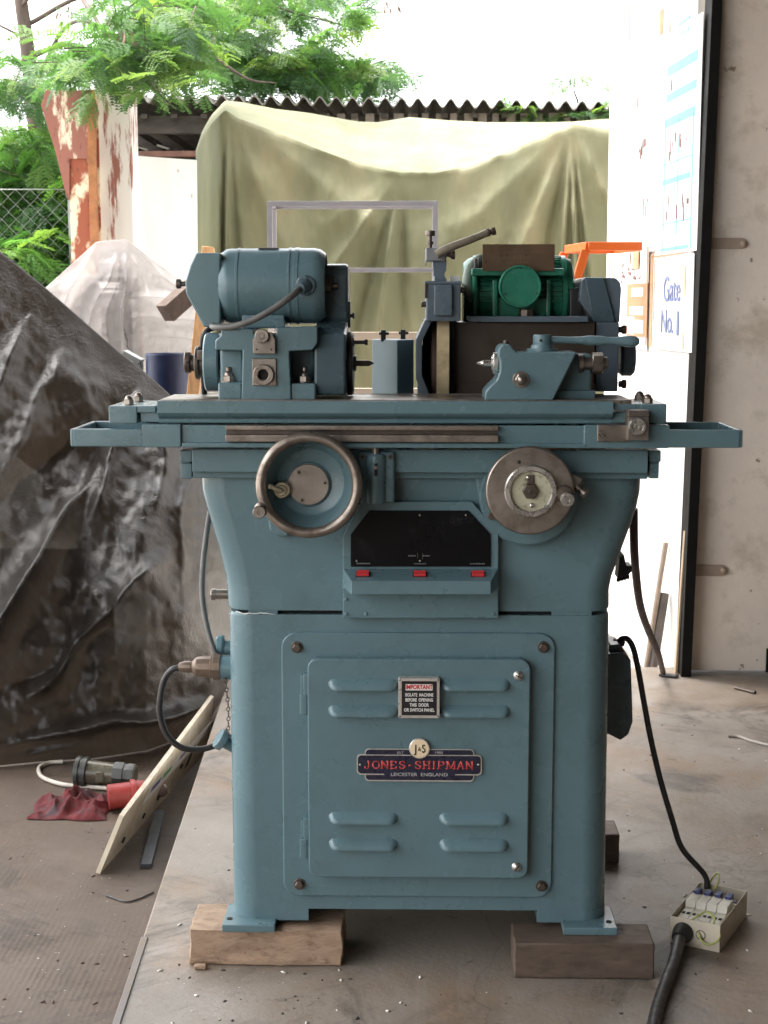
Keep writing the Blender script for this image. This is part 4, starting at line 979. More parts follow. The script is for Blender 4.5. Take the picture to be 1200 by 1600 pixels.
# name plate
np_ = MB(); Yn = Yq - .004
def rp(x0, y0, x1, y1, r, Y, dep, mt):
    a = U(x0, y1, Y); c = U(x1, y0, Y); np_.prism(rrect2(a.x, c.x, a.z, c.z, r), 'y', Y, Y + dep, 0, 1, mt)
rp(570, 1171, 741, 1220.5, .008, Yn, .005, 0); rp(571.5, 1172.3, 739.5, 1218.5, .007, Yn - .0005, .003, 1)
rp(557.5, 1180, 753, 1210.5, .008, Yn - .001, .005, 0); rp(559.2, 1181.6, 751.2, 1208.6, .007, Yn - .0016, .003, 1)
rp(600, 1207.5, 711, 1213, .001, Yn - .0018, .002, 1)
np_.cyl(U(655.5, 1170, Yn - .004), 'y', 16.4 * k1, .008, .001, 40, 0); np_.cyl(U(655.5, 1170, Yn - .0046), 'y', 14.7 * k1, .003, .0004, 40, 2)
for px in (562.5, 747.5): np_.cyl(U(px, 1195, Yn - .003), 'y', .0021, .003, .0006, 12, 0)
npo = np_.build('name_plate', [m_silver, m_navy, m_ivory], root)
npo['label'] = 'navy and silver name plate with red lettering JONES - SHIPMAN and round ivory J&S badge'
# slab serif capitals drawn as strokes
GL = {
 'J': ([[(.62, 1), (.62, .3), (.52, .06), (.3, 0), (.1, .08), (.08, .25)]], [(.62, 1, .42)]),
 'O': ([[(.5 + .42 * math.cos(t), .5 + .48 * math.sin(t)) for t in [2 * math.pi * k / 16 for k in range(17)]]], []),
 'N': ([[(.16, 0), (.16, 1)], [(.16, 1), (.86, 0)], [(.86, 0), (.86, 1)]], [(.16, 1, .3), (.16, 0, .42), (.86, 1, .42)]),
 'E': ([[(.22, 0), (.22, 1)], [(.1, .96), (.8, .96)], [(.22, .5), (.62, .5)], [(.1, .04), (.84, .04)], [(.8, .96), (.8, .76)], [(.84, .04), (.84, .25)]], []),
 'S': ([[(.8, .74), (.74, .92), (.5, .98), (.22, .88), (.2, .68), (.5, .52), (.78, .38), (.8, .16), (.52, .02), (.24, .08), (.16, .26)]], []),
 '-': ([[(.25, .46), (.75, .46)]], []),
 'H': ([[(.18, 0), (.18, 1)], [(.82, 0), (.82, 1)], [(.18, .5), (.82, .5)]], [(.18, 1, .4), (.18, 0, .4), (.82, 1, .4), (.82, 0, .4)]),
 'I': ([[(.5, 0), (.5, 1)]], [(.5, 1, .5), (.5, 0, .5)]),
 'P': ([[(.22, 0), (.22, 1)], [(.1, .95), (.6, .95), (.82, .85), (.84, .68), (.72, .52), (.5, .47), (.22, .47)]], [(.22, 0, .44)]),
 'M': ([[(.14, 0), (.14, 1)], [(.14, 1), (.5, .12)], [(.5, .12), (.86, 1)], [(.86, 1), (.86, 0)]], [(.14, 1, .3), (.14, 0, .36), (.86, 1, .3), (.86, 0, .36)]),
 'A': ([[(.12, 0), (.5, 1)], [(.5, 1), (.88, 0)], [(.26, .32), (.74, .32)]], [(.12, 0, .36), (.88, 0, .36)]),
}
def stroke_word(word, x0, x1, zc, h, Y, w=.17, gap=.12, widths=None):
    mb = MB(); tot = sum((widths or {}).get(ch, 1) + gap for ch in word) - gap; cw = (x1 - x0) / tot; x = x0; lay = 0
    for ch in word:
        ww = (widths or {}).get(ch, 1) * cw
        if ch != ' ':
            st, ser = GL[ch]
            def seg(p, q, th):
                nonlocal lay
                a = Vector((x + p[0] * ww, zc - h / 2 + p[1] * h)); c = Vector((x + q[0] * ww, zc - h / 2 + q[1] * h)); d = (c - a)
                if d.length < 1e-7: return
                d.normalize(); nn = Vector((-d.y, d.x)) * th * h / 2; a = a - d * th * h * .25; c = c + d * th * h * .25
                lay = (lay + 1) % 7
                mb.prism([(a + nn)[:], (c + nn)[:], (c - nn)[:], (a - nn)[:]], 'y', Y - .0002 - lay * .00004, Y + .0004)
            for pl in st:
                for p, q in zip(pl[:-1], pl[1:]):
                    dg = abs(p[0] - q[0]) > .2 and abs(p[1] - q[1]) > .5
                    seg(p, q, w * (1.15 if abs(p[0] - q[0]) < .05 else (.95 if dg else .72)))
            for sx, sz, sl in ser: seg((sx - sl / 2, .05 if sz == 0 else .95), (sx + sl / 2, .05 if sz == 0 else .95), w * .55)
        x += ww + gap * cw
    return mb
a = U(570, 1195, Yn - .002); c = U(740, 1195, Yn - .002)
stroke_word('JONES-SHIPMAN', a.x, c.x, a.z, 12.4 * k1, Yn - .0018, .2, .1, {'I': .62, 'M': 1.25, 'J': .85, '-': .8}).build('lettering', mat('red_name_ink', (.50, .055, .05), .5, var=.12, vs=60), npo, None)
text_mesh('LEICESTER  ENGLAND', .0092, m_wink, 'lettering', npo, U(655, 1210.5, Yn - .0021), bold=.0001, xs=1.22)
text_mesh('EST', .0066, m_wink, 'lettering', npo, U(625.5, 1176.3, Yn - .0008), xs=1.3)
text_mesh('1905', .0066, m_wink, 'lettering', npo, U(685.5, 1176.3, Yn - .0008), xs=1.3)
text_mesh('J', .0225, m_pblack, 'lettering', npo, U(649.5, 1170.5, Yn - .0049), bold=.0002, xs=.85)
text_mesh('S', .0225, m_pblack, 'lettering', npo, U(662, 1170.5, Yn - .0049), bold=.0002, xs=.72)
text_mesh('&', .011, m_pblack, 'lettering', npo, U(655.3, 1171, Yn - .0049), xs=.8)
# ---- work head on the left of the table
zu2 = zu + .0022
hd = MB()
YH = -.045
hd.pprism([(377, 626), (379, 548), (336, 547), (336, 532), (345, 524), (345, 514), (397, 514), (397, 522), (432, 522), (432, 512), (496, 510), (496, 536), (488, 547), (452, 549), (455, 626)], YH, .15, .003, 2)
hd.pbox(341, 598, 378, 626.5, YH + .006, .12, .004, 3); hd.pbox(454, 599, 493.5, 626.5, YH + .006, .12, .004, 3)
hd.pbox(344, 545, 380, 600, YH + .035, .10, .006, 3); hd.pbox(450, 545, 492, 600, YH + .075, .06, .006, 3)
head = hd.build('work_head', m_paint, root)
b = MB(); b.pbox(394, 560, 432, 603, YH - .004, .012, .002); b.pbox(395, 530, 430, 553, YH - .012, .016, .0015); b.pprism([(395, 531), (403, 519), (424, 519), (430, 531)], YH - .012, .012, .001); b.build('roller_bracket', m_steel, head)
b = MB(); b.lathe(U(410, 525, YH - .01), (0, -1, 0), [(0, 0), (.0128, 0), (.013, .002), (.013, .012), (.0118, .0135), (.006, .0135), (.0055, .0115), (.0045, .0115), (.0045, .015), (0, .015)], 32); b.build('roller', m_steel, head)
for px in (401, 424):
    b = MB(); b.cyl(U(px, 546, YH - .0125), 'y', .0018, .002, .0002, 10); b.build('pin_hole', m_hole, head)
b = MB(); o = U(412, 585.5, YH - .004); b.lathe(o, (0, -1, 0), [(.0095, -.001), (.019, -.001), (.0195, .002), (.0195, .008), (.018, .0095), (.011, .0095), (.0095, .008), (.0095, -.001)], 40); b.cyl(o + Vector((0, -.001, 0)), 'y', .0097, .004, 0, 24, 1); b.build('bushing', [m_steel, m_hole], head)
for px, py, Yk in ((360, 598, -.0), (477.5, 599, -.0)):
    b = MB(); z = Z(598, YH + .006); b.hexnut((X(px, Yk), -.012, z - .001), 'z', .0115, .011, True, 0, True); b.cyl((X(px, Yk), -.012, z + .02), 'z', .0055, .008, .001, 16); b.build('stud_nut', m_steel, head)
# headstock pulley and knurled collars
b = MB(); b.cylx(322, 346, 566, 46, .05, .003, 56); b.build('pulley_cover', m_paint, head)
b = MB(); b.cylx(312, 323, 567, 21, .05, .002, 32); b.cylx(306, 313, 567, 26, .05, .002, 32); b.cylx(297, 307, 567, 13, .05, .001, 24); b.cylx(289, 298.5, 566, 17, .05, .002, 32)
b.cyl(U(293.5, 566, .05 - .0225), 'y', .003, .004, .0002, 12, 1)
b.pbox(308, 548, 318, 563, .012, .02, .002); b.build('spindle_collars', [m_steel_d, m_hole], head)
b = MB(); b.cylx(344, 358, 566, 12, .05); b.build('spindle', m_steel_d, head)
# belt guard between head and work
yc = .055
def gy(py): return Z(py, -.03)
x0 = X(491, -.03); x1 = X(541, -.03)
side = [(-.024, gy(618)), (-.03, gy(600)), (-.03, gy(545)), (-.02, gy(522)), (.03, gy(512)), (.062, gy(500)), (.066, gy(424)), (.074, gy(413)), (.09, gy(409)), (.14, gy(409)), (.16, gy(420)), (.17, gy(500)), (.17, gy(618))]
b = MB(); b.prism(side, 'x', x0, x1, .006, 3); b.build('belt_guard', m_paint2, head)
b = MB(); b.cyl((x1 - .002, .055, U(540, 568, .055).z), 'x', 49 * sc(.055), .013, .003, 56); b.build('face_plate', m_black, head)
b = MB(); zc_ = U(560, 567.5, .055).z
b.cyl((x1 + .01, .055, zc_), 'x', .015, .006, .001, 24); b.lathe((x1 + .012, .055, zc_), 'x', [(0, 0), (.0058, 0), (.0058, .028), (0, .039)], 20); b.build('work_centre', m_steel_d, head)
b = MB(); zc2 = U(560, 534.5, .04).z; b.cyl((x1 + .009, .03, zc2), 'x', .0038, .028, .0006, 14); b.cyl((x1 + .033, .03, zc2), 'x', .0062, .006, .0006, 6); b.cyl((x1 + .006, .03, zc2), 'x', .0085, .007, .001, 18); b.build('driving_pin', m_black, head)
b = MB(); b.pbox(540.5, 471, 547.5, 512, .07, .02, .001); b.cylx(547, 552, 493, 3, .08, .0004, 12); b.cylx(551, 554, 493, 5, .08, .0004, 12); b.build('guard_catch', m_black, head)
# motor of the work head
mo = MB(); Ym = .06; xm0 = U(346, 447, Ym).x; xm1 = U(510, 447, Ym).x; cz = U(430, 447, Ym).z; R = 59.5 * sc(Ym, 447); Lm = xm1 - xm0
f = lambda px: (U(px, 447, Ym).x - xm0)
mo.lathe((xm0, Ym, cz), 'x', [(0, .004), (R * .55, 0), (R * .86, .002), (R * .955, .012), (R * .97, .02), (R * .97, f(373)), (R * .99, f(373.5)), (R * .99, f(377)), (R * .975, f(377.5)), (R * .975, f(453)), (R, f(453.5)), (R, f(456.5)), (R * .985, f(457)), (R * .985, f(462)), (R * 1.0, f(462.5)), (R * 1.0, f(469)), (R * .985, f(470)), (R * .985, f(492)), (R * .95, f(501)), (R * .87, f(508)), (R * .83, f(510)), (R * .80, f(507)), (R * .79, f(494)), (0, f(494))], 72)
motor = mo.build('head_motor', m_paint, root, 30)
b = MB()
for k in range(8):
    an = k * math.pi / 4 + .2; p = Vector((xm1 - .006, Ym, cz)); q = p + Vector((0, math.cos(an), math.sin(an))) * R * .8
    b.tube([p, (p + q) / 2, q], .004, 6)
b.lathe((xm1 - .012, Ym, cz), 'x', [(0, 0), (.016, 0), (.016, .02), (.006, .024), (.006, .034), (0, .034)], 24)
b.build('fan_grille', m_steel_d, motor)
b = MB(); b.pbox(378, 492, 444, 513, -.0, .12, .003); b.pprism([(424, 500), (445, 499), (445, 513), (432, 513)], -.005, .12, .002); b.build('motor_foot', m_paint, motor)
b = MB(); b.box(U(404, 387, .05).x, U(436, 387, .05).x, .04, .075, cz + R * .955, cz + R * .985, .001); b.build('motor_plate', m_steel_d, motor)
for px, py in ((343, 405), (344, 485)):
    b = MB(); b.cylx(338, 352, py, 4.5, .03, .001, 14); b.build('tie_bolt', m_paint, motor)
b = MB(); b.pbox(340, 408, 372, 416, .005, .06, .004); b.build('end_lug', m_paint, motor)
gl = MB(); g0 = U(478, 446, Ym - R * .95)
gl.cyl(g0, (0, -1, 0), .019, .006, .002, 32, 0); gd = Vector((-.45, -.8, -.28)); gl.lathe(g0 + Vector((0, -.004, 0)), gd, [(0, 0), (.0135, 0), (.0135, .01), (.011, .014), (.0105, .02), (0, .02)], 24, 0)
for dx, dz in ((.0, .0145), (.002, -.0145)): gl.cyl(g0 + Vector((dx, -.006, dz)), (0, -1, 0), .0035, .003, .0006, 12, 0)
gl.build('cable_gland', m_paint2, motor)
c = MB(); s0 = g0 + gd.normalized() * .02
c.tube([s0, U(455, 463, -.055), U(425, 484, -.06), U(395, 500, -.058), U(365, 510, -.05), U(340, 511.5, -.035), U(332, 509.5, -.01), U(336, 508, .03), U(350, 506, .09)], .0062, 12)
c.build('motor_cable', m_rubber_g, motor)
c = MB(); c.tube([U(340, 511, .07), U(328, 514, .065), U(319, 524, .06), U(316.5, 545, .075), U(318, 590, .1), U(320, 622, .13)], .006, 12); c.build('head_cable', m_rubber, head)
# octagonal belt cover left of the motor
b = MB(); pts = [(345, 395), (306, 395), (297, 414), (289, 440), (290, 458), (318, 511), (345, 513)]
b.pprism(pts, .0, .14, .004, 3)
bc = b.build('belt_cover', m_paint, root)
b = MB(); b.cylx(282, 290, 443.5, 4, .04, .001, 14); b.cylx(275.5, 283, 443.5, 7.5, .04, .0012, 20); b.build('cover_knob', m_steel_d, bc)

# ---- coolant block between the heads
b = MB(); Yk = .16
P = [(583, 533), (588, 529.5), (621, 531), (643, 535), (646, 539), (645, 624), (580.5, 624)]
zt_ = Z(531, Yk); zb_ = zu - .02
xa, xb_, xc = X(581, Yk + .05), X(621, Yk), X(646.5, Yk + .06)
b.prism([(xa, Yk + .055), (xb_, Yk), (xc, Yk + .055), (xc - .04, Yk + .12), (xa + .02, Yk + .13)], 'z', zb_ - .2, zt_, .0025, 2)
cb = b.build('dresser_block', m_paint_lit, root)
for px, Yy in ((599, Yk + .03), (629.5, Yk + .08)):
    k = MB(); z = zt_; xx = X(px, Yy); k.box(xx - .005, xx + .005, Yy, Yy + .014, z - .004, z + .019, .0008); k.cyl((xx - .009, Yy + .004, z + .012), 'x', .0028, .02, .0004, 12)
    k.build('block_lug', m_black, cb)

# ---- wheel head on the right
Yg = .15
wr = thing_root = root
b = MB()
b.pbox(666, 441, 720, 502, Yg - .03, .36, .003)
b.pprism([(664, 499), (676, 499), (659.5, 533), (659.5, 588), (674, 623), (663, 623), (649.5, 592), (649.5, 531)], Yg - .01, .30, .002)
b.pbox(652, 540, 660, 640, Yg + .28, .03, .001)
b.build('wheel_guard', m_slate, root)
guard = bpy.data.objects['wheel_guard']
b = MB(); b.pbox(660, 500, 712, 640, Yg + .2, .02, .001); b.pbox(702.5, 500, 710, 630, Yg + .02, .2, .001); b.build('guard_back', m_hole, guard)
b = MB(); b.pbox(678, 444.5, 707, 493.5, Yg - .042, .02, .003); b.build('guard_front', m_slate, guard)
b = MB(); b.pbox(664, 439, 722, 443.5, Yg - .034, .2, .001); b.build('guard_lid', m_slate, guard)
b = MB(); b.pbox(663.5, 441, 667, 466, Yg - .034, .06, .0005); b.build('guard_clip', m_steel_d, guard)
for x0_, x1_, y_, r_ in ((658, 667, 475.5, 4.5), (719, 726, 453, 5)):
    b = MB(); b.cylx(x0_, x1_, y_, r_, Yg, .0008, 12); b.build('guard_bolt', m_steel_d, guard)
Yw2 = .29; cw = U(692, 563, Yw2); RW = .152
s3 = sc(Yw2)
b = MB(); x0 = U(682.5, 563, Yw2 - RW * .9).x; x1 = U(702, 563, Yw2 - RW * .9).x
b.lathe((x0, Yw2, cw.z), 'x', [(0, 0), (RW - .001, 0), (RW, .001), (RW, x1 - x0 - .001), (RW - .001, x1 - x0), (0, x1 - x0)], 96); b.build('grinding_wheel', m_wheel, root)
b = MB(); b.lathe((x0 - .013, Yw2, cw.z), 'x', [(0, 0), (.105, 0), (.12, .003), (.122, .0128), (0, .0128)], 64); b.lathe((x0 - .032, Yw2, cw.z), 'x', [(0, 0), (.03, 0), (.032, .002), (.032, .0195), (0, .0195)], 40); b.build('wheel_flange', m_wheel_d, root)
# spray bracket
b = MB()
b.pprism([(676, 408), (698, 406), (697, 423), (694.5, 426), (694.5, 432), (698, 436), (698, 440), (679, 440), (677, 425)], Yg - .0, .03, .001)
br = b.build('spray_bracket', m_slate, root)
b = MB(); b.pbox(664.5, 387, 697.5, 408.5, Yg - .008, .045, .004, 3); b.cylx(664, 666, 411, 4, Yg, .0006, 14); b.build('bracket_head', mat('grey_bracket', (.2, .21, .22), .4, .2, var=.15, vs=30), br)
b = MB(); p = U(672, 387, Yg + .01); b.lathe(p, 'z', [(0, -.001), (.0045, -.001), (.0045, .006), (.0066, .006), (.0066, .012), (.0042, .0122), (.004, .022), (.0095, .023), (.0098, .031), (.0085, .033), (0, .033)], 24); b.build('bracket_knob', m_steel_d, br)
b = MB(); b.tube([U(682, 398, Yg - .02), U(690, 393.5, Yg - .02), U(705, 386, Yg - .018), U(730, 376.5, Yg - .012), U(750, 368.5, Yg - .005), U(762, 363.5, Yg)], [.0092, .0085, .0076, .0073, .0073], 16)
b.build('spray_pipe', mat('worn_pipe', (.30, .26, .20), .45, .4, var=.25, vs=20), br)
b = MB(); d = (U(774, 361, Yg + .002) - U(762, 364, Yg)).normalized(); b.lathe(U(760, 364.3, Yg), d, [(0, 0), (.0085, 0), (.0085, .006), (.006, .007), (.006, .01), (.0085, .011), (.0085, .018), (.005, .018), (0, .017)], 6); b.build('pipe_nut', m_steel_d, br)
b = MB(); b.cylx(697, 703, 398, 3.5, Yg, .0005, 12); b.cylx(702.5, 705, 398, 5, Yg, .0005, 12); b.cylx(705, 711, 398, 7.3, Yg, .001, 20); b.build('thumb_screw', m_steel_d, br)
b = MB(); b.pbox(703, 431, 719, 439.6, Yg + .02, .02, .0008); b.build('white_block', m_foam, br)
b = MB(); b.pbox(676.5, 432, 679.5, 441, Yg - .002, .004, .0004); b.build('bracket_strip', m_foam, br)
# slide body and covers
Yv = .2
b = MB(); b.pbox(709, 503.5, 930, 600, Yv, .3, .002); b.pbox(705, 598, 930.5, 660, Yv - .004, .3, .002); body = b.build('slide_cover', m_brown, root)
b = MB(); b.pbox(929.5, 503.5, 967.5, 612, Yv + .01, .3, .003); b.pbox(915, 612, 931, 640, Yv + .02, .2, .003); b.build('slide_end', m_slate, root)
b = MB(); b.cylx(967, 990.5, 558.5, 29, Yv + .12, .006, 48); b.build('spindle_cap', m_slate, root)
for py in (515, 600):
    b = MB(); b.cylx(966.5, 972, py, 5, Yv + .03, .001, 16); b.cylx(971.5, 978.5, py, 7, Yv + .03, .0015, 20); b.build('cover_knob', m_steel_d, root)
b = MB(); b.pprism([(731, 494), (919, 494), (919, 503.5), (735, 503.5), (731, 500)], Yv - .02, .34, .002); b.build('motor_platform', m_slate, root)
# green drive motor
Yo = .36; xo0 = U(722, 452, Yo).x; xo1 = U(894, 452, Yo).x; czo = U(800, 460, Yo).z; Ro = 58 * sc(Yo, 452)
b = MB(); Lo = xo1 - xo0; f = lambda px: U(px, 452, Yo).x - xo0
b.lathe((xo0, Yo, czo), 'x', [(0, .006), (Ro * .5, .003), (Ro * .84, .002), (Ro * .95, .012), (Ro * .99, f(738)), (Ro * 1.03, f(738.5)), (Ro * 1.03, f(746)), (Ro * .94, f(747)), (Ro * .94, f(873)), (Ro * 1.03, f(874)), (Ro * 1.03, f(881)), (Ro * .98, f(881.5)), (Ro * .93, f(890)), (Ro * .7, Lo), (0, Lo)], 64)
for k in range(26):
    an = rad(-10 + k * 8); r_ = Ro * .94
    b.box(f(748), f(872), -.0025, .0025, r_ - .002, r_ + .008, .001, 1, 0, Matrix.Translation((xo0, Yo, czo)) @ Matrix.Rotation(an - rad(90), 4, 'X'))
gm = b.build('drive_motor', m_green, root, 30)
b = MB(); b.pbox(737, 419, 882, 431, Yo - .11, .11, .003); b.pbox(769, 437, 778, 494.2, Yo - .105, .1, .003); b.pbox(853, 437, 861, 494.2, Yo - .1, .1, .003); b.pbox(738, 425, 746, 494.2, Yo - .1, .1, .003); b.pbox(770, 465, 856, 494.2, Yo - .09, .09, .003)
b.build('motor_frame', m_green, gm)
b = MB(); o = U(813, 447.5, Yo - .145); r = 33 * sc(Yo - .145, 447)
b.lathe(o, 'y', [(0, .003), (r - .005, .003), (r - .0035, .0), (r - .001, .0), (r, .002), (r, .028), (r * .93, .03), (r * .9, .075), (0, .075)], 64); tb = b.build('terminal_box', m_green, gm)
for px, py in ((814, 418), (840, 458), (790, 459)):
    b = MB(); b.cyl(U(px, py, Yo - .1435), 'y', .0022, .004, .0004, 10); b.build('lid_screw', m_black, gm)
b = MB(); b.lathe(U(822.5, 494, Yo - .13), 'z', [(0, 0), (.016, 0), (.016, .012), (.0135, .0145), (0, .0145)], 8); b.build('conduit_nut', m_steel_d, gm)
b = MB(); b.pbox(753.5, 381.5, 867, 423.5, Yo - .116, .0035, .0006, 1)
pl = b.build('rotation_plate', m_bronze, gm)
b = MB(); rr = random.Random(3)
for y0, y1, a_, e_ in ((392, 397, 776, 848), (399, 406, 780, 834), (408, 413, 790, 830)):
    x_ = a_
    while x_ < e_:
        if rr.random() < .8: b.pbox(x_, y0 + rr.random(), x_ + .7, y1 - rr.random() * 2, Yo - .1164, .0008, 0, 1)
        x_ += 1.6 + rr.random() * 1.3
b.build('worn_embossing', mat('embossed_bronze', (.2, .14, .09), .4, .4, var=.2), pl)
for px, py in ((759.5, 409), (793, 398.5), (822, 398.5), (783, 400)):
    b = MB(); b.cyl(U(px, py, Yo - .117), 'y', .0014, .002, .0002, 10); b.build('plate_hole', m_hole, pl)
b = MB(); b.tube([U(737, 470, Yo - .08), U(731, 450, Yo - .085), U(733, 425, Yo - .07), U(742, 412, Yo - .05), U(750, 405, Yo - .03)], .0115, 14); b.build('conduit', mat('dusty_conduit', (.22, .27, .22), .6, var=.2, vs=20), gm)
b = MB(); b.pbox(741, 404, 745, 420, Yo - .1, .02, .001); b.pbox(747, 402, 752, 418, Yo - .08, .02, .001); b.build('motor_lug', m_rubber_g, gm)
# drive belt guard
b = MB()
b.pprism([(908, 440), (914, 433), (962, 434), (969, 441), (971, 452), (968, 504), (930, 504), (905, 470)], Yo - .12, .3, .003, 2)
dg = b.build('drive_guard', m_slate, root)
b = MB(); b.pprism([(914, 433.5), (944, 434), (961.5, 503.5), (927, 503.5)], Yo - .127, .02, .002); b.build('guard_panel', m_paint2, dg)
b = MB(); b.pprism([(890, 452), (903, 448), (912, 492), (905, 503), (890, 503)], Yo - .09, .14, .004); b.build('guard_block', m_black, dg)

# ---- tailstock
b = MB(); Yt = -.05
b.pprism([(757, 626.5), (757.5, 613), (766, 603), (776, 594), (781, 580), (781.5, 565), (778, 556), (779, 545), (785, 538.5), (798, 538.5), (803, 546), (808, 550), (902, 550), (864, 626.5)], Yt, .11, .006, 4)
b.pbox(840, 553, 925, 626.5, Yt + .055, .085, .006, 3); b.pbox(762, 610, 930, 626.5, Yt + .04, .1, .003)
tail = b.build('tailstock', m_paint, root)
b = MB(); zt3 = Z(552, Yt + .05)
xx = X(845, Yt + .05); b.lathe((xx, Yt + .05, zt3 - .004), 'z', [(0, 0), (.033, 0), (.033, .006), (.029, .008), (.029, .013), (.022, .0135), (.020, .02), (0, .02)], 40); b.build('lever_base', m_paint, tail)
b = MB(); zl3 = Z(531.5, Yt + .05); b.lathe((xx, Yt + .05, zl3 - .0105), 'z', [(0, 0), (.0165, 0), (.0175, .002), (.0175, .019), (.016, .021), (0, .021)], 32)
b.cyl((xx - .004, Yt + .05 - .0178, zl3), 'y', .0028, .004, .0003, 12, 1)
ll = X(990, Yt + .05) - xx
b.lathe((xx + .012, Yt + .05, zl3 + .001), Vector((1, 0, -.02)), [(0, 0), (.0068, 0), (.0062, ll * .2), (.0068, ll * .34), (.0092, ll * .42), (.0092, ll * .55), (.0075, ll * .62), (.0072, ll * .7), (.0098, ll * .8), (.0112, ll * .87), (.0098, ll * .93), (.005, ll * .965), (0, ll * .97)], 24)
b.build('clamp_lever', [m_paint, m_hole], tail)
b = MB(); b.cylx(770, 778.5, 567, 17, Yt + .05, .0015, 32); b.cylx(768, 771, 567, 12, Yt + .05, .001, 32); b.lathe(U(768, 567.5, Yt + .05), (-1, 0, 0), [(0, -.004), (.0058, -.004), (.0058, .016), (.0052, .0165), (0, .029)], 20); b.build('tail_centre', m_bright, tail)
b = MB(); b.hexnut(U(814, 593, Yt), (0, -1, 0), .0115, .009, True); b.build('lock_nut', m_steel, tail)
b = MB(); b.lathe(U(790.5, 539, Yt + .05), 'z', [(0, -.003), (.003, -.003), (.003, .003), (.0055, .004), (.0055, .007), (.003, .009), (0, .0095)], 14); b.build('oil_cup', m_steel_d, tail)
b = MB(); Yz = Yt + .06
b.cylx(903, 911, 568, 15, Yz, .001, 32); b.cylx(910, 926, 568, 10.5, Yz, .001, 24); b.cylx(924.5, 942, 567.5, 17, Yz, .002, 8); b.cylx(941, 950, 567.5, 10, Yz, .002, 16); b.build('tail_spindle', m_steel, tail)

# ---- services on the flanks
b = MB(); b.cylx(337, 358, 928.5, 8, .2, .001, 20); b.cylx(330, 338, 928.5, 9.5, .2, .0015, 6); b.build('drain_plug', m_steel, root)
Ys = .08
b = MB(); b.cylx(350, 364, 1012, 12, Ys + .03, .001, 24); b.cylx(338, 351, 1008, 16, Ys + .03, .004, 36); b.build('socket_cap', m_paint, root)
b = MB(); b.cylx(343, 366, 1043, 19, Ys, .002, 36); b.build('socket_body', m_paint, root)
b = MB()
xs_ = lambda px: U(px, 1042, Ys).x
p = U(345, 1042, Ys); s_ = sc(Ys, 1042)
b.lathe(p, (-1, .0, .0), [(0, 0), (21 * s_, 0), (21 * s_, 11 * s_), (19 * s_, 12 * s_), (19 * s_, 15 * s_), (17 * s_, 16 * s_), (17 * s_, 30 * s_), (15.5 * s_, 38 * s_), (9 * s_, 45 * s_), (9.5 * s_, 46 * s_), (9.5 * s_, 56 * s_), (6 * s_, 66 * s_), (0, 66 * s_)], 12)
plg = b.build('mains_plug', mat('bronze_plug', (.19, .14, .105), .45, .5, var=.25, vs=30, bump=.1, bs=160), root, 25)
b = MB(); b.tube([U(281, 1043, Ys), U(268, 1047, Ys), U(256, 1064, Ys), U(250, 1096, Ys), U(251, 1122, Ys), U(262, 1150, Ys), U(284, 1168, Ys), U(312, 1171, Ys + .01), U(338, 1164, Ys + .02), U(352, 1155, Ys + .05), U(368, 1150, Ys + .1)], .0064, 12); b.build('plug_cable', m_rubber, root)
b = MB(); dcap = Vector((-.78, -.2, .55)); b.lathe(U(350, 1158, .07), dcap, [(0, -.02), (.012, -.02), (.013, 0), (.0205, .0), (.0215, .003), (.0215, .012), (.02, .014), (0, .014)], 36)
b.tube([U(354, 1160, .08), U(372, 1172, .12)], .012, 12)
b.build('loose_cap', m_paint, root)
b = MB()
for k in range(13):
    t_ = k / 12; p0 = U(352 + 5 * math.sin(t_ * 2.4), 1063 + 90 * t_, .06)
    b.lathe(p0, Vector((1, .3 if k % 2 else -1, 0)), [(.0042 + .0011 * math.cos(a), .0011 * math.sin(a)) for a in [2 * math.pi * j / 6 for j in range(7)]], 10)
b.build('cap_chain', m_steel_d, root)
b = MB(); b.tube([U(328, 800, .2), U(322, 840, .18), U(317, 885, .16), U(316, 930, .14), U(321, 968, .12), U(329, 1000, .1), U(337, 1022, .09), U(343, 1030, .085)], .0058, 12); b.build('side_cable', m_rubber_g, root)
# right flank
b = MB(); Yx = .2
b.pprism([(948, 1030), (951, 1022), (970, 1020), (980, 1024), (986, 1032), (989, 1128), (982, 1148), (970, 1157), (960, 1152), (950, 1147), (945, 1147)], Yx, .14, .004, 3)
b.pprism([(950, 1025), (953, 1008), (968, 1006), (980, 1026)], Yx + .02, .08, .003)
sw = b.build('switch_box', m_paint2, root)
b = MB(); b.cyl(U(966, 1008, Yx + .06), Vector((.2, 0, 1)), .013, .012, .002, 20); b.build('box_gland', m_black, sw)
b = MB(); b.pprism([(965, 905), (968, 872), (975, 866), (979, 884), (988, 884), (988, 892), (982, 899)], .22, .05, .002); 
for k in range(4): b.cyl(U(966 + k * 5, 903 - k * 1.5, .23), (0, 0, -1), .004, .008, .0006, 10)
b.build('cable_bracket', m_black, root)
# ================================================================== things on the floor
def rough_block(x0, x1, y0, y1, z0, z1, amp, seed, chip=None):
    t = bmesh.new(); bmesh.ops.create_cube(t, size=1)
    for v in t.verts: v.co = Vector((x0 + (v.co.x + .5) * (x1 - x0), y0 + (v.co.y + .5) * (y1 - y0), z0 + (v.co.z + .5) * (z1 - z0)))
    bmesh.ops.bevel(t, geom=t.edges[:], offset=.0025, segments=1, affect='EDGES')
    bmesh.ops.subdivide_edges(t, edges=[e for e in t.edges if e.calc_length() > .05], cuts=14, use_grid_fill=True)
    for v in t.verts:
        if v.co.z < z0 + .002 or v.co.z > z1 - .001: k = .15
        else: k = 1
        n = mnoise.noise_vector(Vector((v.co.x * 9, v.co.y * 30, v.co.z * 35 + seed))) * amp + mnoise.noise_vector(v.co * 90) * amp * .4
        if k < 1: n.z = 0
        v.co += n * k
    return t
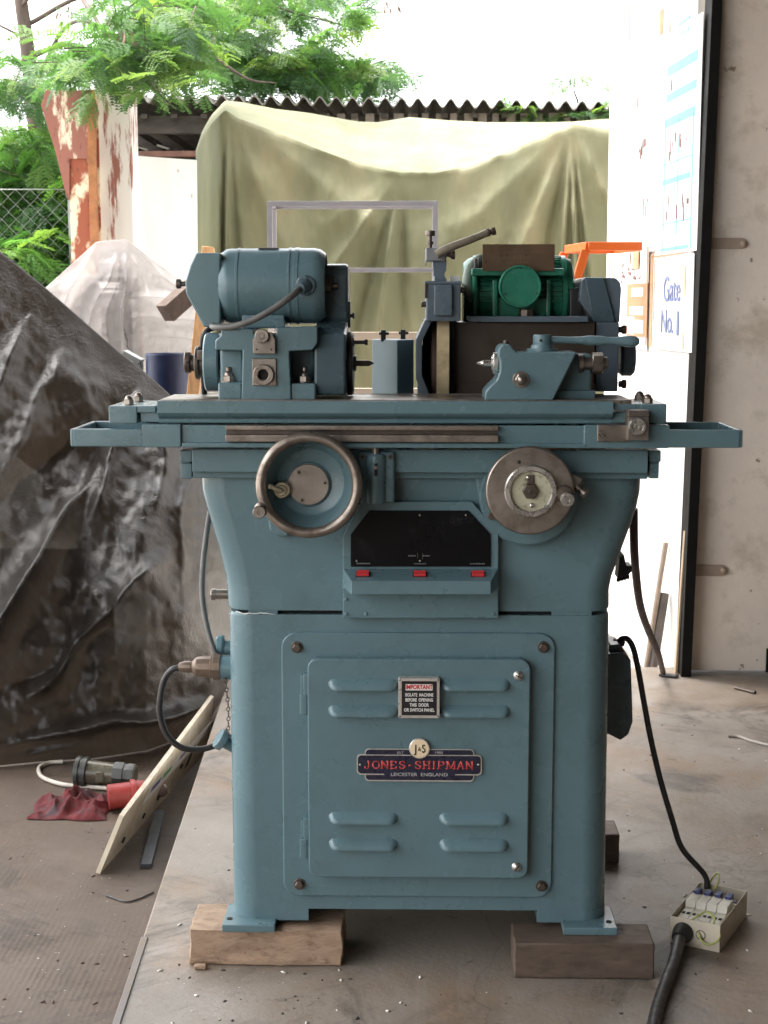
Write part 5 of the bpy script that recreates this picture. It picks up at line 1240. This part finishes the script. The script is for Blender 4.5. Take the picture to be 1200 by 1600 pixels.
def wood(name, col, dark, rough=.75, st=(1, 8, 8), bump=.4, c3=None):
    return mat(name, col, rough, var=.22, vs=5, bump=bump, bs=26, col2=dark, s2=9, lo=.5, hi=.68, fac2=.85, stretch=st, col3=c3, s3=16, lo3=.62, hi3=.72, bd=.004)
def block(pxl, pxr, pybot, depth, mt, amp, lab, seed):
    a = G(pxl, pybot, 0); c = G(pxr, pybot, 0)
    b = MB(); b._merge(rough_block(a.x, c.x, a.y, a.y + depth, 0.0005, BLOCK_Z, amp, seed))
    return b.build('wooden_block', mt, None, 40, lab, 'wooden block', 'wooden blocks under the machine feet')
m_w1 = wood('sawn_pale_timber', (.38, .26, .175), (.19, .115, .075), st=(2.5, 6, 6), bump=.7, c3=(.25, .14, .09))
m_w2 = wood('dark_hardwood', (.115, .08, .06), (.065, .045, .034), .65, st=(2, 6, 6), bump=.25)
block(296, 535, 1508, .135, m_w1, .0042, 'rough pale sawn timber block under the front foot below the hinged side of the door', 1)
block(803, 1021, 1529, .10, m_w2, .0012, 'smooth dark brown hardwood block under the front foot beside the breaker box', 2)
block(860, 967, 1349, .10, m_w2, .0012, 'dark wooden block under the rear foot, behind the cabinet', 3)
block(380, 470, 1349, .10, m_w2, .0012, 'dark wooden block under the rear foot hidden behind the cabinet', 4)

# ---- breaker box
Hb = .058
fl, fr_ = G(1046, 1473, 0), G(1124, 1489, 0); br_ = G(1147, 1388, Hb); br_.z = 0
ex_ = (fr_ - fl); wB = ex_.length; ex_.normalize(); ey_ = Vector((-ex_.y, ex_.x, 0)); dB = (br_ - fr_).dot(ey_)
MBX = Matrix((ex_, ey_, Vector((0, 0, 1)))).transposed().to_4x4(); MBX.translation = fl
bx = thing('breaker_box', fl + ex_ * wB / 2 + ey_ * dB / 2, 'open cream metal breaker box with four switches lying on the concrete floor', 'electrical box')
m_boxc = mat('cream_box_paint', (.62, .55, .43), .5, var=.08, vs=14, col2=(.4, .32, .22), s2=22, lo=.58, hi=.7, fac2=.6)
th = .0016; b = MB()
b.box(0, wB, 0, dB, .0008, .0026, 0, 1, 0, MBX); b.box(0, wB, 0, th, .002, Hb, .0004, 1, 0, MBX); b.box(0, wB, dB - th, dB, .002, Hb, .0004, 1, 0, MBX)
b.box(0, th, th, dB - th, .002, Hb - .0003, .0004, 1, 0, MBX); b.box(wB - th, wB, th, dB - th, .002, Hb - .0003, .0004, 1, 0, MBX); b.build('box_case', m_boxc, bx)
m_cb = mat('cream_plastic', (.72, .68, .58), .45, var=.06, vs=30); m_nav = mat('navy_plastic', (.03, .045, .16), .4, var=.1)
n_b = 4; bw = (wB * .86) / n_b; x_s = wB * .05
for i in range(n_b):
    x0 = x_s + i * bw; x1 = x0 + bw - .0008; y0, y1 = dB * .14, dB * .80; L_ = y1 - y0
    k = MB(); k.prism([(y0, .004), (y1, .004), (y1, .045), (y1 - L_ * .22, .046), (y1 - L_ * .24, .062), (y0 + L_ * .45, .062), (y0 + L_ * .40, .048), (y0, .046)], 'x', x0, x1, .001, 1, 0, MBX)
    cbk = k.build('circuit_breaker', m_cb, bx)
    k = MB(); k.box(x0 + bw * .2, x0 + bw * .78, y0 + L_ * .74, y0 + L_ * .9, .045, .068, .0015, 2, 0, MBX); k.box(x0 - .0002, x1 + .0002, y1 - L_ * .06, y1 + .001, .03, .0475, .0004, 1, 0, MBX); k.build('toggle', m_nav, cbk)
    k = MB(); k.box(x0 + bw * .12, x0 + bw * .42, y0 + L_ * .16, y0 + L_ * .24, .0455, .0475, 0, 1, 0, MBX); k.box(x0 + bw * .56, x0 + bw * .88, y0 + L_ * .16, y0 + L_ * .24, .0455, .0475, 0, 1, 0, MBX); k.build('terminal_slot', m_hole, cbk)
m_earth = mat('green_yellow_wire', (.42, .46, .12), .5, var=.3, vs=60)
k = MB(); T = lambda x, y, z: MBX @ Vector((x * wB, y * dB, z))
k.tube([T(.2, .1, .04), T(.4, .06, .052), T(.6, .16, .066), T(.8, .14, .06), T(.82, .06, .045)], .0021, 8); k.build('earth_wire', m_earth, bx)
k = MB(); k.tube([T(.58, -.0, .036), T(.66, -.05, .024), T(.8, -.08, .02), T(.96, -.05, .026), T(1.0, -.0, .034), T(.97, .05, .045)], .0021, 8); k.build('earth_wire', m_earth, bx)
k = MB(); k.tube([T(.18, .95, .05), T(.26, 1.05, .072), T(.4, 1.0, .084), T(.42, .92, .066), T(.3, .9, .05)], .0021, 8); k.build('earth_wire', m_earth, bx)
k = MB(); k.lathe(T(.28, .01, .029), (MBX.to_3x3() @ Vector((-.12, -1, -.12))), [(0, 0), (.021, 0), (.0215, .004), (.0185, .016), (.0135, .03), (0, .03)], 28); k.build('cable_grommet', m_rubber, bx)
k = MB(); pt = T(.62, -.001, .03); k.lathe(pt, (MBX.to_3x3() @ Vector((0, -1, 0))), [(.0088, 0), (.0102, 0), (.0102, .0006), (.0088, .0006), (.0088, 0)], 24); k.build('knockout', m_steel_d, bx)
g0 = T(.27, -.11, .024)
k = MB(); k.tube([g0, G(1052, 1507, .017), G(1042, 1532, .0135), G(1026, 1580, .0135), G(1015, 1640, .0135), G(1006, 1720, .0135)], .0125, 16); k.build('power_cable', m_rubber, label='thick black power cable running from the breaker box grommet across the floor', cat='cable')
k = MB(); e_ = T(.2, .93, .052)
k.tube([U(966, 1004, .26), U(972, 998, .25), U(981, 999, .25), U(989, 1012, .25), U(996, 1040, .25), U(1005, 1090, .25), U(1016, 1150, .25), U(1031, 1215, .25), U(1050, 1280, .25), U(1066, 1326, (.25 + e_.y) / 2), e_ + Vector((-.006, .004, .03)), e_], .0062, 12); k.build('feed_cable', m_rubber, label='thin black cable drooping from the machine switch box down to the breaker box', cat='cable')
k = MB(); p_e = G(1036, 1050, .012)
k.tube([U(990, 795, .5), U(990.5, 845, .52), U(993, 890, .6), U(1000, 945, .8), U(1013, 985, 1.2), U(1028, 1020, 1.7), p_e], .0098, 12)
k.build('hanging_hose', mat('brown_hose', (.075, .042, .035), .6, var=.2, vs=20), label='dark brown hose sagging from the machine flank to the gate threshold', cat='hose')
k = MB(); M_ = Matrix.Translation(G(1044, 1055, .006)) @ Matrix.Rotation(-.5, 4, 'Z'); k.box(-.03, .035, -.016, .016, -.004, .004, .003, 2, 0, M_); k.build('hose_end', m_black, bpy.data.objects['hanging_hose'])

# ---- small scrap on the floor
k = MB(); a, c = G(1148, 1074, .006), G(1180, 1082, .006); k.tube([a, c], .006, 8, 0, 1); k.tube([a + (c - a) * .55, c], .0068, 8, 0, 1); k.build('steel_punch', m_steel_d, label='short dark steel punch lying on the floor by the beige wall', cat='punch')
k = MB(); k.tube([G(1138, 1150, .005), G(1155, 1151, .005), G(1175, 1158, .004), G(1215, 1168, .004)], .0045, 8); k.build('pale_rod', mat('dull_rod', (.34, .3, .26), .55, .2, var=.15), label='thin bent pale rod lying on the concrete floor', cat='rod')
k = MB(); k.tube([G(166, 1399, ZL + .003), G(180, 1404, ZL + .003), G(198, 1409, ZL + .003), G(218, 1404, ZL + .003), G(240, 1394, ZL + .003)], .0022, 6); k.build('wire_offcut', m_rubber, label='short curved black wire lying on the brown lower floor', cat='wire')
def grit(name, pts, mt, lab, smin=.002, smax=.006):
    mb = MB(); t = bmesh.new()
    for p in pts:
        r = random.uniform(smin, smax) * random.choice((.6, .6, 1, 1)); R = bmesh.ops.create_icosphere(t, subdivisions=1, radius=1)
        M_ = Matrix.Translation((p.x, p.y, p.z + r * .3)) @ Matrix.Rotation(random.uniform(0, 6), 4, 'Z') @ Matrix.Diagonal((r * random.uniform(.8, 2.2), r * random.uniform(.6, 1.2), r * .5, 1))
        for v in R['verts']: v.co = M_ @ (v.co * random.uniform(.75, 1.2))
    mb._merge(t); return mb.build(name, mt, None, None, lab, 'grit', None, 'stuff')
rg = random.Random(4)
slabp = [G(rg.uniform(240, 1200), rg.uniform(1090, 1600), 0) for _ in range(150)] + [G(rg.uniform(250, 560), rg.uniform(1505, 1600), 0) for _ in range(30)]
slabp = [p for p in slabp if p.x > edgeX(p.y) + .02 and not (-.4 < p.x < .42 and p.y > 0)]
grit('pale_grit', slabp[::3], mat('pale_chip', (.62, .58, .52), .8, var=.2), 'pale chips of plaster and wood scattered on the concrete floor', .0015, .005)
grit('dark_grit', slabp[1::3] + slabp[2::3], mat('dark_chip', (.06, .05, .045), .8, var=.3), 'dark metal swarf and dirt crumbs scattered on the concrete floor', .0012, .004)
lowp = [G(rg.uniform(0, 230), rg.uniform(1290, 1600), ZL) for _ in range(50)]; lowp = [p for p in lowp if p.x < edgeX(p.y) - .02]
grit('floor_crumbs', lowp, mat('brown_chip', (.1, .06, .045), .8, var=.4), 'brown crumbs scattered on the lower floor', .002, .005)
k = MB(); k._merge(rough_block(-.012, .012, -.006, .006, 0, .010, .0015, 9), 0, Matrix.Translation(G(313, 1514, .0005))); k.build('wood_chip', m_w1, label='pale wood splinter lying before the sawn timber block', cat='wood chip')

# ---- plank on edge, leaning away from the slab
P1, P4 = G(156, 1366, ZL + .002), G(326, 1168, ZL + .002); P2, P3 = G(193, 1276, ZL + .15), G(334, 1088, ZL + .15)
m_ply = wood('cream_plywood', (.72, .63, .49), (.64, .53, .39), .6, (3, 3, 1), .1)
nn = (P4 - P1).cross(P2 - P1).normalized()
if nn.x < 0: nn = -nn
k = MB(); t = bmesh.new(); V = [t.verts.new(p) for p in (P1, P4, P3, P2)] + [t.verts.new(p - nn * .012) for p in (P1, P4, P3, P2)]
for f in ((0, 1, 2, 3), (7, 6, 5, 4), (0, 4, 5, 1), (1, 5, 6, 2), (2, 6, 7, 3), (3, 7, 4, 0)): t.faces.new([V[i] for i in f])
k._merge(t); plank = thing('plywood_board', (P1 + P4) / 2, 'cream plywood board with bolt holes set on edge beside the concrete slab', 'board'); k.build('board', m_ply, plank)
def onP(u, v, o=.0005): return P1 + (P4 - P1) * u + (P2 - P1) * v + nn * o
def pquad(u0, u1, v0, v1, mt, nm, o=.0008):
    k = MB(); k.quad([onP(u0, v0, o), onP(u1, v0, o), onP(u1, v1, o), onP(u0, v1, o)]); return k.build(nm, mt, plank)
for u, v in ((.14, .22), (.3, .25), (.42, .3), (.6, .5)):
    k = MB(); k.lathe(onP(u, v, -.002), nn, [(0, 0), (.009, 0), (.009, .0032), (0, .0032)], 14); k.build('bolt_hole', m_hole, plank)
pquad(.2, .96, .70, .985, m_foam, 'white_laminate', .0009); pquad(.34, .42, .83, .95, mat('green_print', (.1, .42, .08), .5), 'green_mark', .0014)
pquad(.24, .32, .83, .95, mat('violet_print', (.12, .1, .35), .5), 'violet_mark', .0014); pquad(.5, .56, .85, .93, bpy.data.materials['violet_print'], 'violet_mark', .0014)
pquad(.66, .70, .3, .75, m_hole, 'board_slot', .0012)
k = MB(); a = G(228, 1350, ZL + .012); c = G(250, 1265, ZL + .03); bar(k, a, c, .03, .012); k.build('steel_flat', mat('blue_grey_flat', (.045, .052, .06), .5, .2, var=.2), label='blue-grey steel flat lying in the gap between plywood board and slab', cat='steel bar')

# ---- rag, red plug, grey connector
def rag():
    c = G(112, 1268, ZL); n = 60; P = np.zeros((n, n, 3))
    for i in range(n):
        for j in range(n):
            u, v = i / (n - 1) * 2 - 1, j / (n - 1) * 2 - 1
            r = math.hypot(u, v); k = 1 / max(1, r * .98)
            wob = 1 + .25 * mnoise.noise(Vector((math.atan2(v, u) * 1.3, 2, 1)))
            x = u * .115 * wob; y = v * .095 * wob
            f = mnoise.fractal(Vector((u * 1.7, v * 1.7, 4.2)), .8, 2, 4); rdg = (1 - abs(mnoise.noise(Vector((u * 2.4 + 3, v * 1.6, .5))))) ** 3
            z = max(0, (1 - max(abs(u), abs(v)) ** 2)) ** .6 * (.02 + .085 * rdg * (1 - r * .5) + .03 * f); P[i, j] = (c.x + x, c.y + y + .02, ZL + .003 + max(0, z) * .62)
    me = grid_mesh(P); link('red_rag', me, mat('grimy_red_cloth', (.085, .008, .010), .9, var=.3, vs=18, bump=.3, bs=300, col2=(.045, .025, .028), s2=14, lo=.5, hi=.6), None, None, 'crumpled red cloth rag with black stains lying on the floor', 'rag')
rag()
pr = thing('red_plug', G(190, 1262, ZL), 'red plastic industrial plug lying behind the plywood board', 'plug')
m_rp = mat('faded_red_plastic', (.24, .028, .026), .5, var=.15, vs=20, col2=(.25, .05, .04), s2=25, lo=.58, hi=.7)
a = G(169, 1246, ZL + .04); d = Vector((.95, .3, .05)); k = MB(); k.lathe(a, d, [(.030, .0), (.036, 0), (.037, .004), (.036, .066), (.042, .067), (.043, .070), (.043, .078), (.038, .082), (.034, .11), (.024, .125), (0, .125)], 28); k.build('plug_shell', m_rp, pr)
k = MB(); k.lathe(a, d, [(0, .012), (.031, .012)], 24); k.build('plug_face', m_hole, pr)
k = MB(); k.lathe(a + d.normalized() * .12, d, [(0, 0), (.022, 0), (.02, .04), (.012, .05), (0, .05)], 20); k.build('plug_collar', mat('grey_pink_plastic', (.35, .25, .24), .5), pr)
cn = thing('grey_connector', G(158, 1222, ZL), 'greasy grey metal cable connector lying before the black plastic sheet', 'connector')
a = G(119, 1205, ZL + .048); d = Vector((.93, -.05, -.02)); d = (G(196, 1211, ZL + .04) - a).normalized(); m_cn = mat('greasy_grey_metal', (.055, .057, .053), .4, .4, var=.3, vs=18, bump=.2, bs=60)
k = MB(); k.lathe(a, d, [(0, 0), (.044, 0), (.047, .003), (.047, .014), (.043, .016), (.043, .022), (.046, .024), (.046, .036), (.04, .038)], 32); k.build('coupling_ring', m_cn, cn)
k = MB(); k.lathe(a + d * .036, d, [(.038, 0), (.036, .03), (.033, .085), (0, .085)], 28); k.box(-.012, .012, -.002, .002, -.016, .016, .002, 1, 0, Matrix.Translation(a + d * .08 + Vector((0, -.037, .0)))); k.build('connector_barrel', mat('yellowed_barrel', (.11, .10, .075), .3, .2, var=.3, vs=14), cn)
k = MB(); k.lathe(a + d * .118, d, [(.034, 0), (.039, .001), (.039, .03), (.035, .032), (.035, .042), (.037, .043), (.037, .062), (.03, .066), (.022, .064), (0, .05)], 8); k.build('clamp_nut', m_cn, cn)
k = MB(); k.tube([G(98, 1190, ZL + .01), G(75, 1192, ZL + .008), G(61, 1200, ZL + .008), G(66, 1214, ZL + .008), G(95, 1225, ZL + .008), G(135, 1229, ZL + .008), G(172, 1232, ZL + .01)], .0065, 10); k.build('pale_cable', mat('dusty_white_cable', (.46, .42, .36), .6, var=.15, vs=20), label='dusty white cable curling past the grey connector to the red plug', cat='cable')

# ---- dark plastic sheet over a machine
def sheet(name, cols, ridge, hem, nu, nv, Yr, prof, lines, amp, crumple, seed, x0, x1, back=10, hemz=None, label=None, cat=None, mt=None, bulge=None):
    P = np.zeros((nu, nv, 3))
    for i in range(nu):
        u = i / (nu - 1); xr_ = x0[0] + (x0[1] - x0[0]) * u; yr_ = polyl(ridge, xr_); xh = x1[0] + (x1[1] - x1[0]) * u; yh = polyl(hem, xh)
        hp = G(xh, yh, hemz) if hemz is not None else None
        for j in range(nv):
            v = j / (nv - 1); px = xr_ + (xh - xr_) * v; py = yr_ + (yh - yr_) * v
            Yb = Yr + (hp.y - Yr) * (1 - (1 - v) ** prof) if hp is not None else Yr
            e = min(1, v * 7) * (min(1, (1 - v) * 14) if hemz is not None else 1)
            wq = mnoise.noise(Vector((px * .011, py * .013, seed))) * 16; wr_ = mnoise.noise(Vector((px * .013, py * .011, seed + 9))) * 14
            h = folds(px + wq, py + wr_, lines)
            if bulge: h += sum(a_ * math.exp(-((px - cx_) / rx_) ** 2 - ((py - cy_) / ry_) ** 2) for cx_, cy_, rx_, ry_, a_ in bulge)
            q = Vector((px * .012 + seed, py * .009, seed)); h += amp * fbm(q, 4)
            q2 = Vector((px * .045, py * .038, seed + 2)); rd = 1 - abs(mnoise.noise(q2)) * 2; rd2 = 1 - abs(mnoise.noise(q2 * 2.3)) * 2; h += crumple * (rd * .6 + rd2 * .4)
            P[i, j] = U(px, py, Yb - h * e)
        if hemz is not None: P[i, -1, 2] = hemz
    bk = P[:, :1].repeat(back, 1).copy()
    for k in range(back): t = (back - k) / back; bk[:, k, 1] += t * .9; bk[:, k, 2] -= t ** 1.6 * 1.0
    me = grid_mesh(np.concatenate([bk, P], 1)); return link(name, me, mt, None, None, label, cat)
def plastic(name, col, tcol, tfac, alpha, rough, bumps):
    m = bpy.data.materials.new(name); m.use_nodes = True; N = m.node_tree.nodes; L = m.node_tree.links; b = N['Principled BSDF']; out = N['Material Output']
    g = N.new('ShaderNodeNewGeometry'); hs_ = None
    n0 = N.new('ShaderNodeTexNoise'); n0.inputs['Scale'].default_value = 2.5; n0.inputs['Detail'].default_value = 8; L.new(g.outputs['Position'], n0.inputs['Vector'])
    r = N.new('ShaderNodeMix'); r.data_type = 'RGBA'; r.inputs[6].default_value = (*[k * .6 for k in col], 1); r.inputs[7].default_value = (*[k * 1.6 for k in col], 1); L.new(n0.outputs['Fac'], r.inputs[0]); L.new(r.outputs[2], b.inputs['Base Color'])
    b.inputs['Roughness'].default_value = rough; b.inputs['Specular IOR Level'].default_value = .26
    for sc_, st, ds in bumps:
        v = N.new('ShaderNodeTexVoronoi'); v.feature = 'DISTANCE_TO_EDGE' if sc_ > 30 else 'F1'; v.inputs['Scale'].default_value = sc_
        w = N.new('ShaderNodeTexNoise'); w.inputs['Scale'].default_value = sc_ * .35; w.inputs['Detail'].default_value = 3; L.new(g.outputs['Position'], w.inputs['Vector'])
        ad = N.new('ShaderNodeMix'); ad.data_type = 'VECTOR'; ad.inputs[0].default_value = .25; L.new(g.outputs['Position'], ad.inputs[4]); L.new(w.outputs['Color'], ad.inputs[5]); L.new(ad.outputs[1], v.inputs['Vector'])
        bp = N.new('ShaderNodeBump'); bp.inputs['Strength'].default_value = st; bp.inputs['Distance'].default_value = ds; L.new(v.outputs['Distance'], bp.inputs['Height'])
        if hs_ is not None: L.new(hs_, bp.inputs['Normal'])
        hs_ = bp.outputs[0]
    if rough > .26:                                             # crumpled film: facets in patches, long creases
        mk = N.new('ShaderNodeTexNoise'); mk.inputs['Scale'].default_value = 3.2; mk.inputs['Detail'].default_value = 3; L.new(g.outputs['Position'], mk.inputs['Vector'])
        mr = N.new('ShaderNodeMapRange'); mr.inputs[1].default_value = .47; mr.inputs[2].default_value = .6; L.new(mk.outputs['Fac'], mr.inputs[0])
        rm = N.new('ShaderNodeTexNoise'); rm.noise_type = 'RIDGED_MULTIFRACTAL'; rm.inputs['Scale'].default_value = 9; rm.inputs['Detail'].default_value = 6; L.new(g.outputs['Position'], rm.inputs['Vector'])
        vf = N.new('ShaderNodeTexVoronoi'); vf.inputs['Scale'].default_value = 26; vf.inputs['Randomness'].default_value = 1; L.new(ad.outputs[1], vf.inputs['Vector'])
        mm = N.new('ShaderNodeMath'); mm.operation = 'MULTIPLY'; L.new(vf.outputs['Distance'], mm.inputs[0]); L.new(mr.outputs[0], mm.inputs[1])
        m2 = N.new('ShaderNodeMath'); m2.operation = 'MULTIPLY_ADD'; L.new(rm.outputs['Fac'], m2.inputs[0]); m2.inputs[1].default_value = .35; L.new(mm.outputs[0], m2.inputs[2])
        bp = N.new('ShaderNodeBump'); bp.inputs['Strength'].default_value = .15; bp.inputs['Distance'].default_value = .014; L.new(m2.outputs[0], bp.inputs['Height']); L.new(hs_, bp.inputs['Normal']); hs_ = bp.outputs[0]
    if hs_ is not None: L.new(hs_, b.inputs['Normal'])
    t = N.new('ShaderNodeBsdfTranslucent'); t.inputs['Color'].default_value = (*tcol, 1); x = N.new('ShaderNodeMixShader'); x.inputs[0].default_value = tfac; L.new(b.outputs[0], x.inputs[1]); L.new(t.outputs[0], x.inputs[2]); last = x
    if alpha > 0:
        tr_ = N.new('ShaderNodeBsdfTransparent'); y = N.new('ShaderNodeMixShader'); y.inputs[0].default_value = alpha; L.new(last.outputs[0], y.inputs[1]); L.new(tr_.outputs[0], y.inputs[2]); last = y
    L.new(last.outputs[0], out.inputs['Surface']); return m
m_dkpl = plastic('dark_plastic_film', (.015, .0125, .0105), (.42, .30, .21), 0.05, .015, .36, ((14, .10, .02), (45, .25, .006)))
m_clpl = plastic('clear_plastic_film', (.30, .28, .275), (.5, .46, .44), .40, .40, .25, ((9, .6, .04), (34, .45, .012)))
ridge = [(-200, 240), (-60, 350), (0, 392), (60, 440), (120, 492), (180, 545), (225, 580), (262, 613), (310, 660), (345, 720), (356, 790)]
hem = [(-220, 1225), (-60, 1205), (0, 1196), (60, 1190), (150, 1184), (230, 1172), (290, 1150), (330, 1120), (352, 1085), (372, 1050)]
LF = [(175, 690, -10, 985, 12, 20, .14), (150, 640, 40, 760, 16, 26, -.08), (225, 585, 160, 760, 8, 22, .10), (205, 600, 110, 800, 12, 30, -.08), (300, 690, 285, 860, 14, 16, .07), (95, 560, -20, 800, 14, 30, .08), (60, 480, -20, 640, 12, 24, .06), (262, 612, 250, 760, 6, 16, .06),
      (-10, 1166, 335, 1108, 9, 12, .16), (-10, 1190, 120, 1172, 7, 9, .08), (285, 830, 75, 1060, 14, 14, .08), (-20, 1100, 120, 1010, 20, 30, -.06)]
sheet('dark_plastic_sheet', None, ridge, hem, 190, 210, 2.75, 1.5, LF, .04, .005, 3.3, (-200, 356), (-215, 370), hemz=ZL + .004, label='crumpled dark translucent plastic sheet draped over a bulky machine', cat='plastic sheet', mt=m_dkpl, bulge=[(225, 870, 60, 150, .14), (60, 1000, 90, 120, .05)])
b = MB(); b.box(-2.6, -1.25, 2.85, 3.3, ZL, .3, .02); b.box(-2.4, -1.7, 2.95, 3.2, .3, .6, .02); b.build('covered_machine', m_slate, label='machine hidden under the dark plastic sheet', cat='machine')

# ---- clear plastic cover on a cabinet
ridge2 = [(55, 462), (75, 446), (110, 414), (150, 378), (172, 375), (196, 374), (215, 388), (240, 408), (285, 440), (300, 462), (318, 470)]
hem2 = [(55, 640), (120, 640), (190, 605), (205, 572), (225, 562), (245, 569), (270, 562), (295, 570), (318, 560)]
LF2 = [(196, 374, 196, 600, 3, 6, .12), (196, 374, 120, 560, 4, 12, .08), (160, 376, 90, 500, 4, 12, .07), (190, 376, 165, 560, 3, 9, -.06), (198, 376, 240, 470, 4, 10, .06), (200, 376, 285, 450, 3, 8, .05), (200, 468, 318, 462, 5, 8, .14), (205, 500, 318, 500, 5, 9, -.05), (205, 530, 318, 526, 6, 8, .06)]
Yc2 = 4.3
sheet('clear_plastic_cover', None, ridge2, hem2, 120, 110, Yc2, 1, LF2, .05, .012, 8.1, (55, 318), (55, 318), label='whitish translucent plastic cover peaked over a cabinet', cat='plastic sheet', mt=m_clpl)
cbn = thing('grey_cabinet', (U(160, 600, Yc2 + .3).x, Yc2 + .4, ZL - .02), 'grey cabinet with a label plate showing through the clear plastic cover', 'cabinet')
b = MB(); a = U(112, 600, Yc2 + .25); c = U(190, 392, Yc2 + .25); b.box(a.x, c.x, Yc2 + .25, Yc2 + .7, ZL - .02, U(150, 430, Yc2 + .25).z, .01); b.box(U(153, 400, Yc2 + .25).x, c.x, Yc2 + .25, Yc2 + .5, 0, U(153, 386, Yc2 + .25).z, .01); b.build('cabinet_body', mat('grey_cabinet_paint', (.35, .34, .34), .5), cbn)
b = MB(); b.pbox(155, 441, 187, 481, Yc2 + .2, .03, .002); lp = b.build('label_plate', mat('slate_label', (.12, .12, .14), .5), cbn)
b = MB(); b.pbox(155, 441, 186, 450, Yc2 + .197, .002, 0); b.pbox(157, 453, 186, 458, Yc2 + .197, .002, 0); b.build('label_print', m_foam, lp)
# blue drum, trays, timber
b = MB(); o = U(262, 560, 4.0); r = 34 * sc(4.0, 560); o.z = ZL - .02; hgt = U(262, 552, 4.0).z - o.z
b.lathe(o, 'z', [(0, 0), (r, 0), (r * 1.03, .02), (r, .04), (r, hgt * .33), (r * 1.04, hgt * .34), (r, hgt * .36), (r, hgt * .66), (r * 1.04, hgt * .67), (r, hgt * .69), (r, hgt - .02), (r * 1.03, hgt - .01), (r, hgt), (r * .95, hgt - .01), (0, hgt - .01)], 40); b.build('blue_drum', mat('blue_drum_plastic', (.003, .011, .048), .45, var=.1), label='blue plastic drum below the clear plastic cover', cat='drum')
b = MB(); a = U(196, 552, 4.05); M_ = Matrix.Translation(U(208, 558, 4.02)) @ Matrix.Rotation(.5, 4, 'Y'); b.box(-.045, .045, -.05, .05, -.012, .012, .003, 2, 0, M_); b.box(-.03, .03, -.03, .03, -.75, -.02, .002, 1, 0, Matrix.Translation(U(212, 558, 4.02))); b.build('grey_bracket', mat('grey_bracket_paint', (.24, .25, .25), .5), label='grey tilted bracket on a stand beside the blue drum', cat='bracket')
b = MB(); a = U(251, 478, 4.05); c = U(345, 395, 4.3); bar(b, a, c, .075, .085); b.build('timber_beam', wood('old_brown_timber', (.06, .035, .023), (.035, .02, .013), .8, (3, 3, 3)), label='dark brown squared timber beam lying on the clear plastic cover', cat='beam')
b = MB(); a = U(325, 385, 3.55); c = U(301, 615, 3.4); d = c - a; c = a + d * ((ZL - .018 - a.z) / d.z); bar(b, a, c, .05, .04, Vector((0, -1, 0))); pk = b.build('timber_post', wood('orange_new_timber', (.55, .30, .13), (.42, .21, .09), .7, (8, 8, 1)), label='orange-brown new timber post leaning behind the work head', cat='post')
wc = thing('wire_crate', U(285, 640, 4.6), 'black wire rack standing behind the blue drum', 'rack'); wc.location.z = ZL - .02
for px in (262, 272, 282, 292): 
    b = MB(); p = U(px, 570, 4.6); b.box(p.x - .004, p.x + .004, p.y, p.y + .008, ZL - .02, U(px, 556, 4.6).z, 0); b.build('rack_wire', m_black, wc)
for py in (575, 590, 605):
    b = MB(); p = U(258, py, 4.59); q_ = U(298, py, 4.59); b.box(p.x, q_.x, p.y, p.y + .008, p.z - .004, p.z + .004, 0); b.build('rack_wire', m_black, wc)
